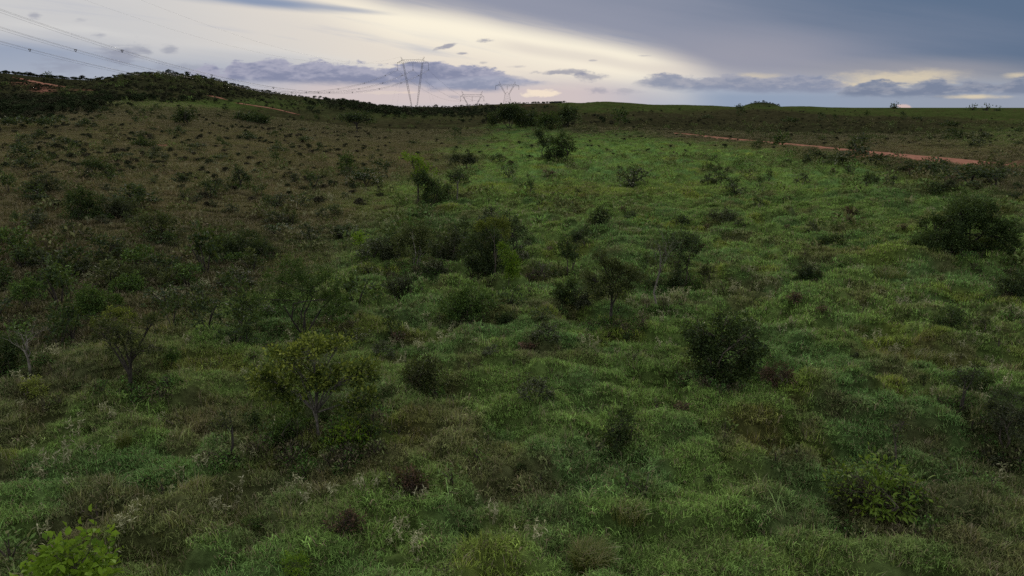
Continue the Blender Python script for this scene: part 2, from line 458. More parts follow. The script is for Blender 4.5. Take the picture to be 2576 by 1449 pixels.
def cover(x, y):
    """what grows where: returns dict of weights 0..1"""
    x = np.asarray(x, float); y = np.asarray(y, float)
    X, Y = gridXY(x, y)
    d = np.hypot(x, y)
    wob = fbm(x / 16, y / 16, 31, 4) * 1.0
    wob2 = fbm(x / 4.5, y / 4.5, 41, 4)
    # edge of the green mat on the left
    ex = np.interp(Y, [300, 330, 400, 470, 520, 560, 620, 700, 800, 860, 900, 1000, 1500], [1230, 1220, 1180, 1060, 960, 900, 880, 820, 560, 430, 150, -150, -400])
    g = sstep(-150, 150, (X - ex) + wob * 170)
    # fades out before the road on the right and towards the back
    ey = np.interp(X, [1100, 1300, 1600, 1800, 2100, 2400, 2576, 2800], [318, 318, 338, 372, 410, 470, 505, 520])
    g = g * sstep(-16, 20, (Y - ey) + wob * 20)
    g = np.where(d < 26, np.maximum(g, 0.6), g)
    plateau = sstep(0, 14, np.interp(X, [1200, 1450, 1600, 1900, 2100, 2576], [200, 296, 292, 284, 300, 318]) - Y + wob * 6) * (X > 1150)
    green_patch = gb(X, Y, 720, 262, 300, 16) + gb(X, Y, 520, 258, 250, 9) + gb(X, Y, 1000, 290, 200, 14) * .8 + gb(X, Y, 2520, 345, 160, 26) * 1.2 + gb(X, Y, 230, 235, 60, 6) + gb(X, Y, 1000, 520, 160, 28) * 1.1 + gb(X, Y, 180, 262, 170, 9) * .5
    dark = gb(X, Y, 330, 700, 330, 85) * 1.15 + gb(X, Y, 100, 860, 200, 90) * .9 + gb(X, Y, 620, 610, 220, 45) * .9 + gb(X, Y, 1100, 620, 230, 60) * .7 + gb(X, Y, 800, 1080, 230, 80) * .5 + gb(X, Y, 2500, 470, 160, 50) * .8 \
        + gb(X, Y, 2150, 420, 330, 20) * .5 + gb(X, Y, 1900, 330, 500, 26) * .55 + gb(X, Y, 350, 205, 330, 30) * 1.3 + gb(X, Y, 40, 192, 240, 20) * 1.3 + gb(X, Y, 640, 228, 150, 18) * 1.3 + gb(X, Y, 850, 258, 160, 12) * 1.1 + gb(X, Y, 990, 284, 190, 12) * .8 + gb(X, Y, 60, 245, 140, 24) * .8 + gb(X, Y, 2450, 1250, 250, 180) * .35 + gb(X, Y, 900, 850, 200, 50) * .4 \
        + gb(X, Y, 1050, 275, 240, 12) * .7 + gb(X, Y, 1918, 258, 60, 7) * 1.2 + gb(X, Y, 2250, 345, 500, 20) * .5
    dark = np.clip(dark + wob2 * 0.35 * np.clip(dark * 3, 0, 1), 0, 1)
    # rusty and grey patches inside the mat
    rust = sstep(0.16, 0.46, fbm(x / 3.1, y / 3.1, 77, 4) + 0.12 * fbm(x / 12, y / 12, 88, 2) + 0.22 * gb(X, Y, 1500, 880, 300, 60) + .2 * gb(X, Y, 1800, 1200, 900, 140) - 0.03)
    yel = sstep(0.30, 0.6, fbm(x / 5.2, y / 4.2, 99, 3)) * (d < 200)
    yel = np.clip(yel + gb(X, Y, 1420, 490, 400, 14) * .9 + gb(X, Y, 2200, 670, 180, 26) * .7 + gb(X, Y, 900, 530, 100, 16) * .6, 0, 1)
    dull = np.clip(gb(X, Y, 250, 1200, 680, 360) * 1.4 + gb(X, Y, 2480, 1250, 420, 330) * .9 + gb(X, Y, 1700, 1300, 500, 110) * .5, 0, 1) * sstep(-.35, .15, fbm(x / 3.3, y / 3.3, 35, 3))
    g = g * (1 - .70 * dull)
    rd = road_dist(x, y)
    bare = np.zeros_like(x)
    for (bx, by, rx, ry, k) in BARE:
        bare = np.maximum(bare, gb(X, Y, bx, by, rx, ry) * k)
    bare = np.clip(bare * 1.6 + wob2 * 0.5 * (bare > 0.1) - 0.25, 0, 1)
    bare = np.maximum(bare, sstep(0.6, -0.4, rd))
    pale = sstep(0.04, 0.38, fbm(x / 6, y / 6, 123, 3) + .55 * gb(X, Y, 1500, 880, 260, 60) + .5 * gb(X, Y, 380, 980, 230, 60) + .6 * gb(X, Y, 500, 1200, 420, 120) + .5 * gb(X, Y, 900, 1340, 600, 70) + .4 * gb(X, Y, 2300, 830, 240, 50) + .4 * gb(X, Y, 750, 540, 500, 60)) * (Y > 380)
    return dict(g=np.clip(g, 0, 1), plateau=plateau, gp=np.clip(green_patch, 0, 1), dark=dark, rust=rust, yel=yel, bare=bare, pale=pale, X=X, Y=Y, d=d, rd=rd)


def micro(x, y):
    """hummocks of matted grass"""
    x = np.asarray(x, float); y = np.asarray(y, float)
    X, Y = gridXY(x, y)
    d = np.hypot(x, y)
    g = sstep(-150, 250, X - np.interp(Y, [300, 470, 560, 700, 850, 1000, 1500], [1230, 1060, 900, 820, 450, -200, -400]))
    q = x + 0.6 * vn(x / 2, y / 2, 5), y + 0.6 * vn(x / 2, y / 2, 6)
    h = (1 - np.abs(fbm(q[0] / 4.2, q[1] / 3.4, 50, 3)) * 2.2)
    h = np.clip(h, 0, 1) * 0.45 + np.sqrt(np.clip(fbm(q[0] / 2.1, q[1] / 1.45, 60, 2) + .12, 0, .6) / .6) * 0.78 + fbm(q[0] / 1.1, q[1] / .9, 66, 2) * .24 + fbm(x / 14, y / 10, 70, 3) * 0.55
    big = fbm(x / 60, y / 60, 90, 3) * np.clip((d - 150) / 400, 0, 1) * 3.0
    z = h * (0.35 + 0.65 * g) * sstep(900, 250, d) + big
    for (mx, my, s, hh) in MOUNDS:
        m = (np.abs(x - mx) < 3 * s) & (np.abs(y - my) < 3 * s)
        if m.any():
            r = np.hypot((x[m] - mx) / s, (y[m] - my) / (s * 0.75))
            z[m] += hh * np.exp(-(r ** 3) * 0.9)
    rd = road_dist(x, y)
    return z * sstep(0.0, 4.0, rd) + 0.45 * sstep(5.0, 1.0, rd) - 0.10 * sstep(0.6, -0.2, rd)


def height(x, y):
    x = np.atleast_1d(np.asarray(x, float)); y = np.atleast_1d(np.asarray(y, float))
    return macro(x, y) + micro(x, y)


def unproject_h(X, Y):
    """as unproject, but on the hummocky surface"""
    P0 = unproject(X, Y)
    X = np.atleast_1d(np.asarray(X, float)); Y = np.atleast_1d(np.asarray(Y, float))
    d = ray(X, Y); t0 = P0[:, 1] / d[:, 1]
    lo = t0 * .80; hi = t0 * 1.05
    for n_ in (40, 12):
        f = np.linspace(0, 1, n_)[:, None]; t = lo * (1 - f) + hi * f
        px_, py_, pz_ = d[:, 0] * t, d[:, 1] * t, CAMZ + d[:, 2] * t
        b = pz_ < height(px_.ravel(), py_.ravel()).reshape(px_.shape)
        k = np.where(b.any(0), b.argmax(0), n_ - 1)
        c = np.arange(t.shape[1]); hi, lo = t[k, c], t[np.maximum(k - 1, 0), c]
    return np.stack([d[:, 0] * hi, d[:, 1] * hi, height(d[:, 0] * hi, d[:, 1] * hi)], -1)


def ground(X, Y):
    return unproject_h([X], [Y])[0]


# ------------------------------------------------------------------ colours of ground plants (albedo)
C = dict(green=(.158, .252, .056), blueg=(.100, .196, .060), olive=(.118, .102, .048), brown=(.084, .067, .038), dark=(.042, .048, .024), rust=(.135, .088, .052),
         yel=(.23, .27, .030), plat=(.090, .128, .034), soil=(.20, .092, .062), soil2=(.38, .20, .145))
C = {k: np.array(v) for k, v in C.items()}


def tint(cv, x, y):
    """plant colour at a place from the cover weights"""
    n = x.size
    a = np.tile(C['olive'], (n, 1))
    w = sstep(-.3, .35, fbm(x / 7, y / 7, 200, 4))[:, None]
    a = a * (1 - w * .75) + C['brown'] * w * .75

    def mx(a, c, w): return a * (1 - w[:, None]) + c * w[:, None]
    a = mx(a, C['plat'], cv['plateau'] * .9)
    a = mx(a, C['green'] * .85, np.clip(cv['gp'], 0, 1) * .75)
    grn = C['green'][None] * np.ones((n, 1)); w2 = sstep(-.25, .4, fbm(x / 3.7, y / 3.7, 220, 3))
    grn = grn * (1 - w2[:, None] * .7) + C['blueg'] * w2[:, None] * .7
    a = a * (1 - cv['g'][:, None]) + grn * cv['g'][:, None]
    a = mx(a, C['yel'], cv['yel'] * .55 * np.clip(cv['g'] + .25, 0, 1))
    a = mx(a, C['rust'], cv['rust'] * .5)
    a = mx(a, C['dark'], cv['dark'] * (.72 + .16 * (cv['d'] > 200)))
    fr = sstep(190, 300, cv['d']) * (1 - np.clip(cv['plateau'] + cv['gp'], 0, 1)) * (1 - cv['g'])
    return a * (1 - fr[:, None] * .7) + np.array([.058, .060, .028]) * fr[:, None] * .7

# ------------------------------------------------------------------ mesh helpers
def mesh_np(name, verts, tris, mats, midx=None, attrs=None, smooth=False):
    """verts Nx3, tris Mx3 (or Mx4)"""
    me = bpy.data.meshes.new(name)
    verts = np.asarray(verts, np.float32); tris = np.asarray(tris, np.int32)
    k = tris.shape[1]
    me.vertices.add(len(verts)); me.vertices.foreach_set('co', verts.ravel())
    me.loops.add(tris.size); me.loops.foreach_set('vertex_index', tris.ravel())
    me.polygons.add(len(tris)); me.polygons.foreach_set('loop_start', np.arange(0, tris.size, k, dtype=np.int32))
    me.polygons.foreach_set('loop_total', np.full(len(tris), k, np.int32))
    if midx is not None: me.polygons.foreach_set('material_index', np.asarray(midx, np.int32))
    if smooth: me.polygons.foreach_set('use_smooth', np.ones(len(tris), bool))
    me.update(calc_edges=True)
    for m in (mats if isinstance(mats, (list, tuple)) else [mats]):
        me.materials.append(m)
    for nm, (typ, arr) in (attrs or {}).items():
        at = me.attributes.new(nm, typ, 'POINT')
        key = {'FLOAT': 'value', 'INT': 'value', 'FLOAT_VECTOR': 'vector', 'FLOAT_COLOR': 'color'}[typ]
        at.data.foreach_set(key, np.asarray(arr, np.int32 if typ == 'INT' else np.float32).ravel())
    return me


def link(name, me, parent=None, loc=None):
    o = bpy.data.objects.new(name, me)
    COL.objects.link(o)
    if parent is not None: o.parent = parent
    if loc is not None: o.location = loc
    return o


def tag(o, label=None, cat=None, group=None, kind=None):
    if label: o['label'] = label
    if cat: o['category'] = cat
    if group: o['group'] = group
    if kind: o['kind'] = kind
    return o


class Geo:
    """collects triangles"""
    def __init__(s): s.v = []; s.f = []; s.m = []; s.n = 0

    def add(s, v, f, m=0):
        v = np.asarray(v, float).reshape(-1, 3); f = np.asarray(f, int).reshape(-1, 3)
        s.v.append(v); s.f.append(f + s.n); s.m.append(np.full(len(f), m)); s.n += len(v)

    def tube(s, pts, rad, sides=5, m=0):
        pts = np.asarray(pts, float); n = len(pts)
        rad = np.broadcast_to(rad, (n,))
        t = np.gradient(pts, axis=0); t /= np.linalg.norm(t, axis=1)[:, None] + 1e-9
        ref = np.array([0.31, 0.87, 0.1]) if abs(t[0][2]) > .9 else np.array([0, 0, 1.])
        a = np.cross(t, ref); a /= np.linalg.norm(a, axis=1)[:, None] + 1e-9
        b = np.cross(t, a)
        ang = np.arange(sides) * 2 * math.pi / sides
        v = pts[:, None, :] + (a[:, None, :] * np.cos(ang)[None, :, None] + b[:, None, :] * np.sin(ang)[None, :, None]) * rad[:, None, None]
        i = np.arange(n - 1)[:, None] * sides; j = np.arange(sides)[None]; j2 = (j + 1) % sides
        p, q, r, w = i + j, i + j2, i + sides + j, i + sides + j2
        f = np.concatenate([np.stack([p, q, w], -1).reshape(-1, 3), np.stack([p, w, r], -1).reshape(-1, 3)])
        s.add(v.reshape(-1, 3), f, m)

    def box(s, c, d, m=0):
        x, y, z = np.array(d) / 2
        v = np.array([(-x, -y, -z), (x, -y, -z), (x, y, -z), (-x, y, -z), (-x, -y, z), (x, -y, z), (x, y, z), (-x, y, z)]) + np.array(c)
        s.add(v, [(0, 2, 1), (0, 3, 2), (4, 5, 6), (4, 6, 7), (0, 1, 5), (0, 5, 4), (1, 2, 6), (1, 6, 5), (2, 3, 7), (2, 7, 6), (3, 0, 4), (3, 4, 7)], m)

    def mesh(s, name, mats, **k):
        return mesh_np(name, np.concatenate(s.v), np.concatenate(s.f), mats, np.concatenate(s.m), **k)


def leaves_geo(P, D, N, L, Wd, fold=0.25):
    """leaf rhombs: base points P, direction D, normal N, length L, width Wd -> verts, tris"""
    n = len(P)
    D = D / (np.linalg.norm(D, axis=1)[:, None] + 1e-9)
    Sd = np.cross(D, N); Sd /= np.linalg.norm(Sd, axis=1)[:, None] + 1e-9
    U = np.cross(Sd, D)
    L = np.broadcast_to(L, (n,))[:, None]; Wd = np.broadcast_to(Wd, (n,))[:, None]
    a = P; c = P + D * L - U * L * 0.18
    m = P + D * L * 0.5
    b = m + Sd * Wd * 0.5 + U * Wd * fold; d = m - Sd * Wd * 0.5 + U * Wd * fold
    v = np.stack([a, b, c, d], 1).reshape(-1, 3)
    i = np.arange(n)[:, None] * 4
    f = np.concatenate([i + np.array([[0, 1, 2]]), i + np.array([[0, 2, 3]])], 1).reshape(-1, 3)
    return v, f


def rdir(n, zb=0.0, rg=None):
    rg = rg or rng
    v = rg.normal(size=(n, 3)); v[:, 2] += zb
    return v / (np.linalg.norm(v, axis=1)[:, None] + 1e-9)


# ------------------------------------------------------------------ materials
def new_mat(name):
    m = bpy.data.materials.new(name); m.use_nodes = True
    m.node_tree.nodes.clear()
    return m, m.node_tree


def finish(nt, col, rough=0.6, trans=0.0, spec=0.3, bump=None, tcol=None):
    o = nt.nodes.new('ShaderNodeOutputMaterial')
    p = nt.nodes.new('ShaderNodeBsdfPrincipled')
    nt.links.new(col.s, p.inputs['Base Color'])
    p.inputs['Roughness'].default_value = rough
    p.inputs['Specular IOR Level'].default_value = spec
    if bump is not None:
        b = nt.nodes.new('ShaderNodeBump'); b.inputs['Strength'].default_value = bump[1]; b.inputs['Distance'].default_value = bump[2]
        nt.links.new(bump[0].s, b.inputs['Height']); nt.links.new(b.outputs[0], p.inputs['Normal'])
    if trans > 0:
        t = nt.nodes.new('ShaderNodeBsdfTranslucent')
        tc = mixc(nt, 0.5, col, (tcol or (.16, .22, .03)))
        nt.links.new(tc.s, t.inputs[0])
        mx = nt.nodes.new('ShaderNodeMixShader'); mx.inputs[0].default_value = trans
        nt.links.new(p.outputs[0], mx.inputs[1]); nt.links.new(t.outputs[0], mx.inputs[2])
        nt.links.new(mx.outputs[0], o.inputs[0])
    else:
        nt.links.new(p.outputs[0], o.inputs[0])


def attr(nt, name, typ='GEOMETRY'):
    a = nt.nodes.new('ShaderNodeAttribute'); a.attribute_name = name; a.attribute_type = typ
    return V(nt, a.outputs[0])


def island(nt):
    g = nt.nodes.new('ShaderNodeNewGeometry')
    return V(nt, g.outputs['Random Per Island'])


def mul(nt, col, fac):
    n = nt.nodes.new('ShaderNodeVectorMath'); n.operation = 'SCALE'
    nt.links.new(col.s, n.inputs[0])
    if isinstance(fac, V): nt.links.new(fac.s, n.inputs[3])
    else: n.inputs[3].default_value = fac
    return V(nt, n.outputs[0])


def mat_cover(name, dry=(.26, .21, .12), dryness=0.09, trans=0.28, lo=0.36, hi=2.0, spec=0.10):
    m, nt = new_mat(name)
    c = attr(nt, 'tint', 'INSTANCER')
    r = island(nt)
    c2 = mul(nt, c, r.ss(0.0, 1.0, lo, hi))
    c2 = mixc(nt, (r * 7.31)._m('FRACT').ss(1 - dryness * 1.2, 1 - dryness), c2, dry)
    finish(nt, c2, 0.8, trans, spec)
    return m


def mat_leaf(name, dark, light, tip=None, trans=0.22, rough=0.65, spec=0.18):
    m, nt = new_mat(name)
    r = island(nt)
    c = mixc(nt, r.ss(0.25, 1.05), dark, light)
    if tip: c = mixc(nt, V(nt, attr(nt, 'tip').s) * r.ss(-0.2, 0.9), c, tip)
    oi = nt.nodes.new('ShaderNodeObjectInfo')
    c = mul(nt, c, V(nt, oi.outputs['Random']).ss(-.2, 1.2, 0.8, 1.22))
    finish(nt, c, rough, trans, spec)
    return m


def mat_bark(name, a, b, sc=6):
    m, nt = new_mat(name)
    tc = nt.nodes.new('ShaderNodeTexCoord')
    n = nt.nodes.new('ShaderNodeTexNoise'); n.inputs['Scale'].default_value = sc; n.inputs['Detail'].default_value = 5
    nt.links.new(tc.outputs['Object'], n.inputs['Vector'])
    f = V(nt, n.outputs[0])
    finish(nt, mixc(nt, f.ss(.35, .65), a, b), 0.9, 0, .2, bump=(f, .5, .03))
    return m


M = {}
M['cover'] = mat_cover('grass_blades')
M['cover_dry'] = mat_cover('dry_grass_blades', dry=(.30, .25, .16), dryness=.30, trans=.2)
M['herb'] = mat_cover('herb_leaves', dry=(.22, .22, .10), dryness=.08, trans=.2)
M['pale'] = mat_leaf('pale_weed', (.26, .26, .13), (.56, .53, .33), trans=.15)
M['scrubfar'] = mat_cover('scrub_leaves', dry=(.07, .06, .035), dryness=.05, trans=0.0, lo=.6, hi=1.35, spec=.05)
M['dark'] = mat_leaf('leaf_dark', (.016, .030, .010), (.085, .130, .036))
M['deep'] = mat_leaf('leaf_deep', (.015, .026, .012), (.075, .108, .038))
M['olive'] = mat_leaf('leaf_olive', (.030, .040, .014), (.125, .140, .044))
M['green'] = mat_leaf('leaf_green', (.026, .056, .012), (.125, .205, .038))
M['bright'] = mat_leaf('leaf_bright', (.10, .19, .012), (.24, .36, .022), trans=.35)
M['yellow'] = mat_leaf('leaf_yellow', (.12, .15, .022), (.22, .24, .045), trans=.3)
M['glossy'] = mat_leaf('leaf_glossy', (.06, .12, .014), (.22, .30, .026), trans=.25, rough=.55, spec=.25)
M['tipped'] = mat_leaf('leaf_tipped', (.018, .038, .009), (.085, .125, .024), tip=(.27, .30, .040), trans=.25)
M['grey'] = mat_leaf('leaf_grey', (.028, .034, .018), (.095, .106, .056))
M['rust'] = mat_leaf('leaf_rust', (.040, .026, .018), (.170, .095, .060))
M['bark'] = mat_bark('bark_brown', (.055, .045, .035), (.13, .105, .08))
M['barkpale'] = mat_bark('bark_pale', (.10, .088, .07), (.24, .215, .175))
M['barkdark'] = mat_bark('bark_dark', (.030, .025, .020), (.07, .06, .048))
M['barkgrey'] = mat_bark('bark_grey', (.06, .052, .042), (.17, .15, .12))

# terrain material
mt, nt = new_mat('ground')
gcol = attr(nt, 'ground_color')
tc = nt.nodes.new('ShaderNodeTexCoord')
def tnoise(scale, det=5, sz=1.0):
    mp = nt.nodes.new('ShaderNodeMapping'); mp.inputs['Scale'].default_value = (1, 1, sz)
    nt.links.new(tc.outputs['Object'], mp.inputs[0])
    n = nt.nodes.new('ShaderNodeTexNoise'); n.inputs['Scale'].default_value = scale; n.inputs['Detail'].default_value = det; n.inputs['Roughness'].default_value = .65
    nt.links.new(mp.outputs[0], n.inputs['Vector'])
    return V(nt, n.outputs[0])
f1 = tnoise(2.2, 8); f2 = tnoise(.35, 6); f3 = tnoise(.06, 4)
c = mul(nt, gcol, f1.ss(.25, .75, .55, 1.5))
c = mul(nt, c, f2.ss(.3, .7, .72, 1.3))
c = mul(nt, c, f3.ss(.3, .7, .85, 1.15))
finish(nt, c, 1.0, 0, 0.0, bump=(f1 + f2 * 2.0, .8, .25))
M['ground'] = mt

mt, nt = new_mat('red_dirt')
tc = nt.nodes.new('ShaderNodeTexCoord')
f1 = tnoise(.9, 8); f2 = tnoise(5, 6)
c = mixc(nt, f1.ss(.35, .65), (.20, .088, .058), (.33, .165, .115))
c = mul(nt, c, f2.ss(.2, .8, .8, 1.15))
finish(nt, c, 1.0, 0, 0.0, bump=(f2, .5, .05))
M['dirt'] = mt

# ------------------------------------------------------------------ terrain sheet
na_in, na_out = 620, 110
ang = np.concatenate([np.linspace(-0.80, 0.80, na_in), 0.80 + (2 * math.pi - 1.6) * np.arange(1, na_out) / na_out])
rad = np.concatenate([[3, 7, 11], np.exp(np.linspace(math.log(14), math.log(600), 620)), np.exp(np.linspace(math.log(604), math.log(2000), 150)), [2250, 2500, 3200, 4500, 7000, 12000, 22000]])
AA, RR = np.meshgrid(ang, rad)
gx = (RR * np.sin(AA)).ravel(); gy = (RR * np.cos(AA)).ravel()
gz = height(gx, gy)
gz = np.where(RR.ravel() > 2400, np.minimum(gz, CAMZ - 28), gz)
cv = cover(gx, gy)
tn = tint(cv, gx, gy)
litter = np.array([.030, .030, .014])
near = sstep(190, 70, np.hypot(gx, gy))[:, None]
far_shade = sstep(100, 300, np.hypot(gx, gy))[:, None]
gc = tn * (1 - .55 * far_shade)                      # self-shade of distant plants, darkened into the ground colour
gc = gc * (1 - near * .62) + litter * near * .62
bw = cv['bare'][:, None]
gc = gc * (1 - bw) + (C['soil'] * .9) * bw
nr, ncn = RR.shape
ii = np.arange(nr - 1)[:, None] * ncn; jj = np.arange(ncn)[None]; j2 = (jj + 1) % ncn
quads = np.stack([ii + jj, ii + j2, ii + ncn + j2, ii + ncn + jj], -1).reshape(-1, 4)[:, ::-1]
tv = np.stack([gx, gy, gz], -1)
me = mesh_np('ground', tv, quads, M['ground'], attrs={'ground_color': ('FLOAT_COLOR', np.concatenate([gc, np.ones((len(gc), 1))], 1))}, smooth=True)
tag(link('ground', me), kind='structure')
# centre cap under the camera
tag(link('ground_below_viewpoint', mesh_np('ground_below_viewpoint', np.concatenate([[[0, 0, height(0, 0)[0]]], tv[:ncn]]),
    np.stack([np.zeros(ncn, int), 1 + (np.arange(ncn) + 1) % ncn, 1 + np.arange(ncn)], -1), M['ground'],
    attrs={'ground_color': ('FLOAT_COLOR', np.tile([.06, .08, .03, 1], (ncn + 1, 1)))})), kind='structure')

# roads
for P, w, nm in ROADS:
    t = np.gradient(P, axis=0); t /= np.linalg.norm(t, axis=1)[:, None]; nn = np.stack([-t[:, 1], t[:, 0]], -1)
    w = w * np.clip(1 + (P[:, 0] - 40) / 90, .8, 1.5) if nm == 'dirt_road' else np.full(len(P), w)
    K = 7; rows = []
    for k in range(K):
        s_ = (k / (K - 1) - .5) * 2
        e_ = .8 * vn(P[:, 0] / 2.3, P[:, 1] / 2.3, 3) * s_ if abs(s_) > .9 else np.zeros(len(P))
        q = P + nn * (s_ * w + e_)[:, None]
        z = macro(q[:, 0], q[:, 1]) + .50 - (.08 if abs(s_) > .9 else 0) - .04 * (abs(abs(s_) - .5) < .2)
        rows.append(np.column_stack([q, z]))
    v = np.stack(rows, 1).reshape(-1, 3); n = len(P)
    i = np.arange(n - 1)[:, None] * K; j = np.arange(K - 1)[None]
    q4 = np.stack([i + j, i + j + 1, i + K + j + 1, i + K + j], -1).reshape(-1, 4)
    me = mesh_np(nm, v, q4, M['dirt'], smooth=True)
    me.update()
    if me.polygons[0].normal.z < 0: me.flip_normals()
    tag(link(nm, me), kind='structure')


# ------------------------------------------------------------------ prototypes of ground cover
def proto(name, me):
    return bpy.data.objects.new(name, me)


def blade_clump(nb, R, L0, L1, w, lean, seg=2, mat=None, seed=0, droop=.5, basez=-.04):
    rg = np.random.default_rng(seed)
    g = Geo()
    rr = R * np.sqrt(rg.random(nb)); th = rg.random(nb) * 6.283
    P = np.stack([rr * np.cos(th), rr * np.sin(th), np.full(nb, basez)], -1)
    az = rg.random(nb) * 6.283
    ln = rg.random(nb) * lean
    L = L0 + (L1 - L0) * rg.random(nb)
    h = np.stack([np.cos(az), np.sin(az), np.zeros(nb)], -1)
    up = np.array([0, 0, 1.])
    sd = np.stack([-np.sin(az), np.cos(az), np.zeros(nb)], -1)
    pts = [P]
    a = ln.copy()
    for k in range(seg):
        d = h * np.sin(a)[:, None] + up * np.cos(a)[:, None]
        pts.append(pts[-1] + d * (L / seg)[:, None])
        a = a + droop * (0.7 + .8 * rg.random(nb)) * (k + 1)
    vs = []
    for k in range(seg):
        ww = w * (1.0 if k == 0 else .85) * (0.7 + .6 * rg.random(nb))[:, None]
        vs += [pts[k] - sd * ww / 2, pts[k] + sd * ww / 2]
    vs.append(pts[-1])
    v = np.stack(vs, 1); nv = v.shape[1]
    f = []
    for k in range(seg - 1):
        f += [(2 * k, 2 * k + 1, 2 * k + 3), (2 * k, 2 * k + 3, 2 * k + 2)]
    f.append((2 * seg - 2, 2 * seg - 1, 2 * seg))
    ff = (np.arange(nb)[:, None, None] * nv + np.array(f)[None]).reshape(-1, 3)
    return mesh_np('clump', v.reshape(-1, 3), ff, mat)


def leafy_clump(nl, R, H, L, w, mat, seed, up=.3, flat=.0):
    rg = np.random.default_rng(seed)
    u = rdir(nl, 0.4, rg); u[:, 2] = np.abs(u[:, 2])
    rr = (0.35 + .65 * rg.random(nl) ** .5)[:, None]
    P = u * rr * np.array([R, R, H])
    D = rdir(nl, up, rg) + u * .6
    N = rdir(nl, 1.2, rg)
    v, f = leaves_geo(P, D, N, L * (.6 + .8 * rg.random(nl)), w * (.7 + .6 * rg.random(nl)))
    return v, f, mat


def leafy_mesh(*a, stems=0, bark=None, H=0.5, R=.3, seed=0):
    v, f, m = leafy_clump(*a)
    g = Geo(); g.add(v, f, 0)
    rg = np.random.default_rng(seed)
    for _ in range(stems):
        t = rg.random() * 6.283; r = R * rg.random()
        g.tube([(0, 0, -.1), (math.cos(t) * r * .4, math.sin(t) * r * .4, H * .5), (math.cos(t) * r, math.sin(t) * r, H * .95)], [.02, .013, .005], 3, 1)
    return g.mesh('clump', [m, bark or M['bark']])


def weed_mesh(seed, n=3, H=.6):
    """pale dry weed: upright stalks with short side leaves"""
    rg = np.random.default_rng(seed); g = Geo()
    for _ in range(n):
        t = rg.random() * 6.283; r = .18 * rg.random(); le = rg.random() * .35; hh = H * (.6 + .5 * rg.random())
        b = np.array([math.cos(t) * r, math.sin(t) * r, -.05]); tp = b + np.array([math.cos(t) * le * hh, math.sin(t) * le * hh, hh])
        g.tube([b, (b + tp) / 2 + rg.normal(size=3) * .02, tp], [.012, .010, .006], 3, 0)
        k = 12
        s = (.30 + .70 * rg.random(k))[:, None]
        P = b + (tp - b) * s
        D = rdir(k, .5, rg); v, f = leaves_geo(P, D, rdir(k, 1, rg), .10 + .10 * rg.random(k), .035)
        g.add(v, f, 0)
    return g.mesh('weed', [M['pale']])


def scatter(name, protos, P, rotz, tilt, scl, idx, tints, label, cat):
    """one stuff object: instances of the prototypes on given points (geometry nodes)"""
    coll = bpy.data.collections.new(name + '_kinds')
    for k, p in enumerate(protos):
        p.name = '%s_kind_%02d' % (name, k); coll.objects.link(p)
    n = len(P)
    me = bpy.data.meshes.new(name)
    me.vertices.add(n); me.vertices.foreach_set('co', np.asarray(P, np.float32).ravel())
    for nm, typ, key, arr in (('rot', 'FLOAT_VECTOR', 'vector', np.stack([tilt[:, 0], tilt[:, 1], rotz], -1)), ('scl', 'FLOAT_VECTOR', 'vector', scl if scl.ndim == 2 else np.repeat(scl[:, None], 3, 1)),
                              ('idx', 'INT', 'value', idx), ('tint', 'FLOAT_COLOR', 'color', np.concatenate([tints, np.ones((n, 1))], 1))):
        at = me.attributes.new(nm, typ, 'POINT'); at.data.foreach_set(key, np.asarray(arr, np.int32 if typ == 'INT' else np.float32).ravel())
    o = link(name, me)
    ng = bpy.data.node_groups.new(name, 'GeometryNodeTree')
    ng.interface.new_socket('Geometry', in_out='INPUT', socket_type='NodeSocketGeometry')
    ng.interface.new_socket('Geometry', in_out='OUTPUT', socket_type='NodeSocketGeometry')
    N = ng.nodes; L = ng.links
    gi = N.new('NodeGroupInput'); go = N.new('NodeGroupOutput')
    iop = N.new('GeometryNodeInstanceOnPoints')
    ci = N.new('GeometryNodeCollectionInfo'); ci.inputs['Collection'].default_value = coll
    ci.inputs['Separate Children'].default_value = True; ci.inputs['Reset Children'].default_value = True
    def na(nm, t):
        a = N.new('GeometryNodeInputNamedAttribute'); a.data_type = t; a.inputs[0].default_value = nm
        return a.outputs[0]
    e2r = N.new('FunctionNodeEulerToRotation'); L.new(na('rot', 'FLOAT_VECTOR'), e2r.inputs[0])
    L.new(gi.outputs[0], iop.inputs['Points']); L.new(ci.outputs[0], iop.inputs['Instance'])
    iop.inputs['Pick Instance'].default_value = True
    L.new(na('idx', 'INT'), iop.inputs['Instance Index'])
    L.new(e2r.outputs[0], iop.inputs['Rotation']); L.new(na('scl', 'FLOAT_VECTOR'), iop.inputs['Scale'])
    L.new(iop.outputs[0], go.inputs[0])
    md = o.modifiers.new('scatter', 'NODES'); md.node_group = ng
    tag(o, label, cat, kind='stuff')
    return o


def ring_pts(r0, r1, dens, amax=0.73):
    n = int(dens * amax * (r1 * r1 - r0 * r0))
    r = np.sqrt(rng.random(n) * (r1 * r1 - r0 * r0) + r0 * r0); a = (rng.random(n) * 2 - 1) * amax
    return r * np.sin(a), r * np.cos(a)


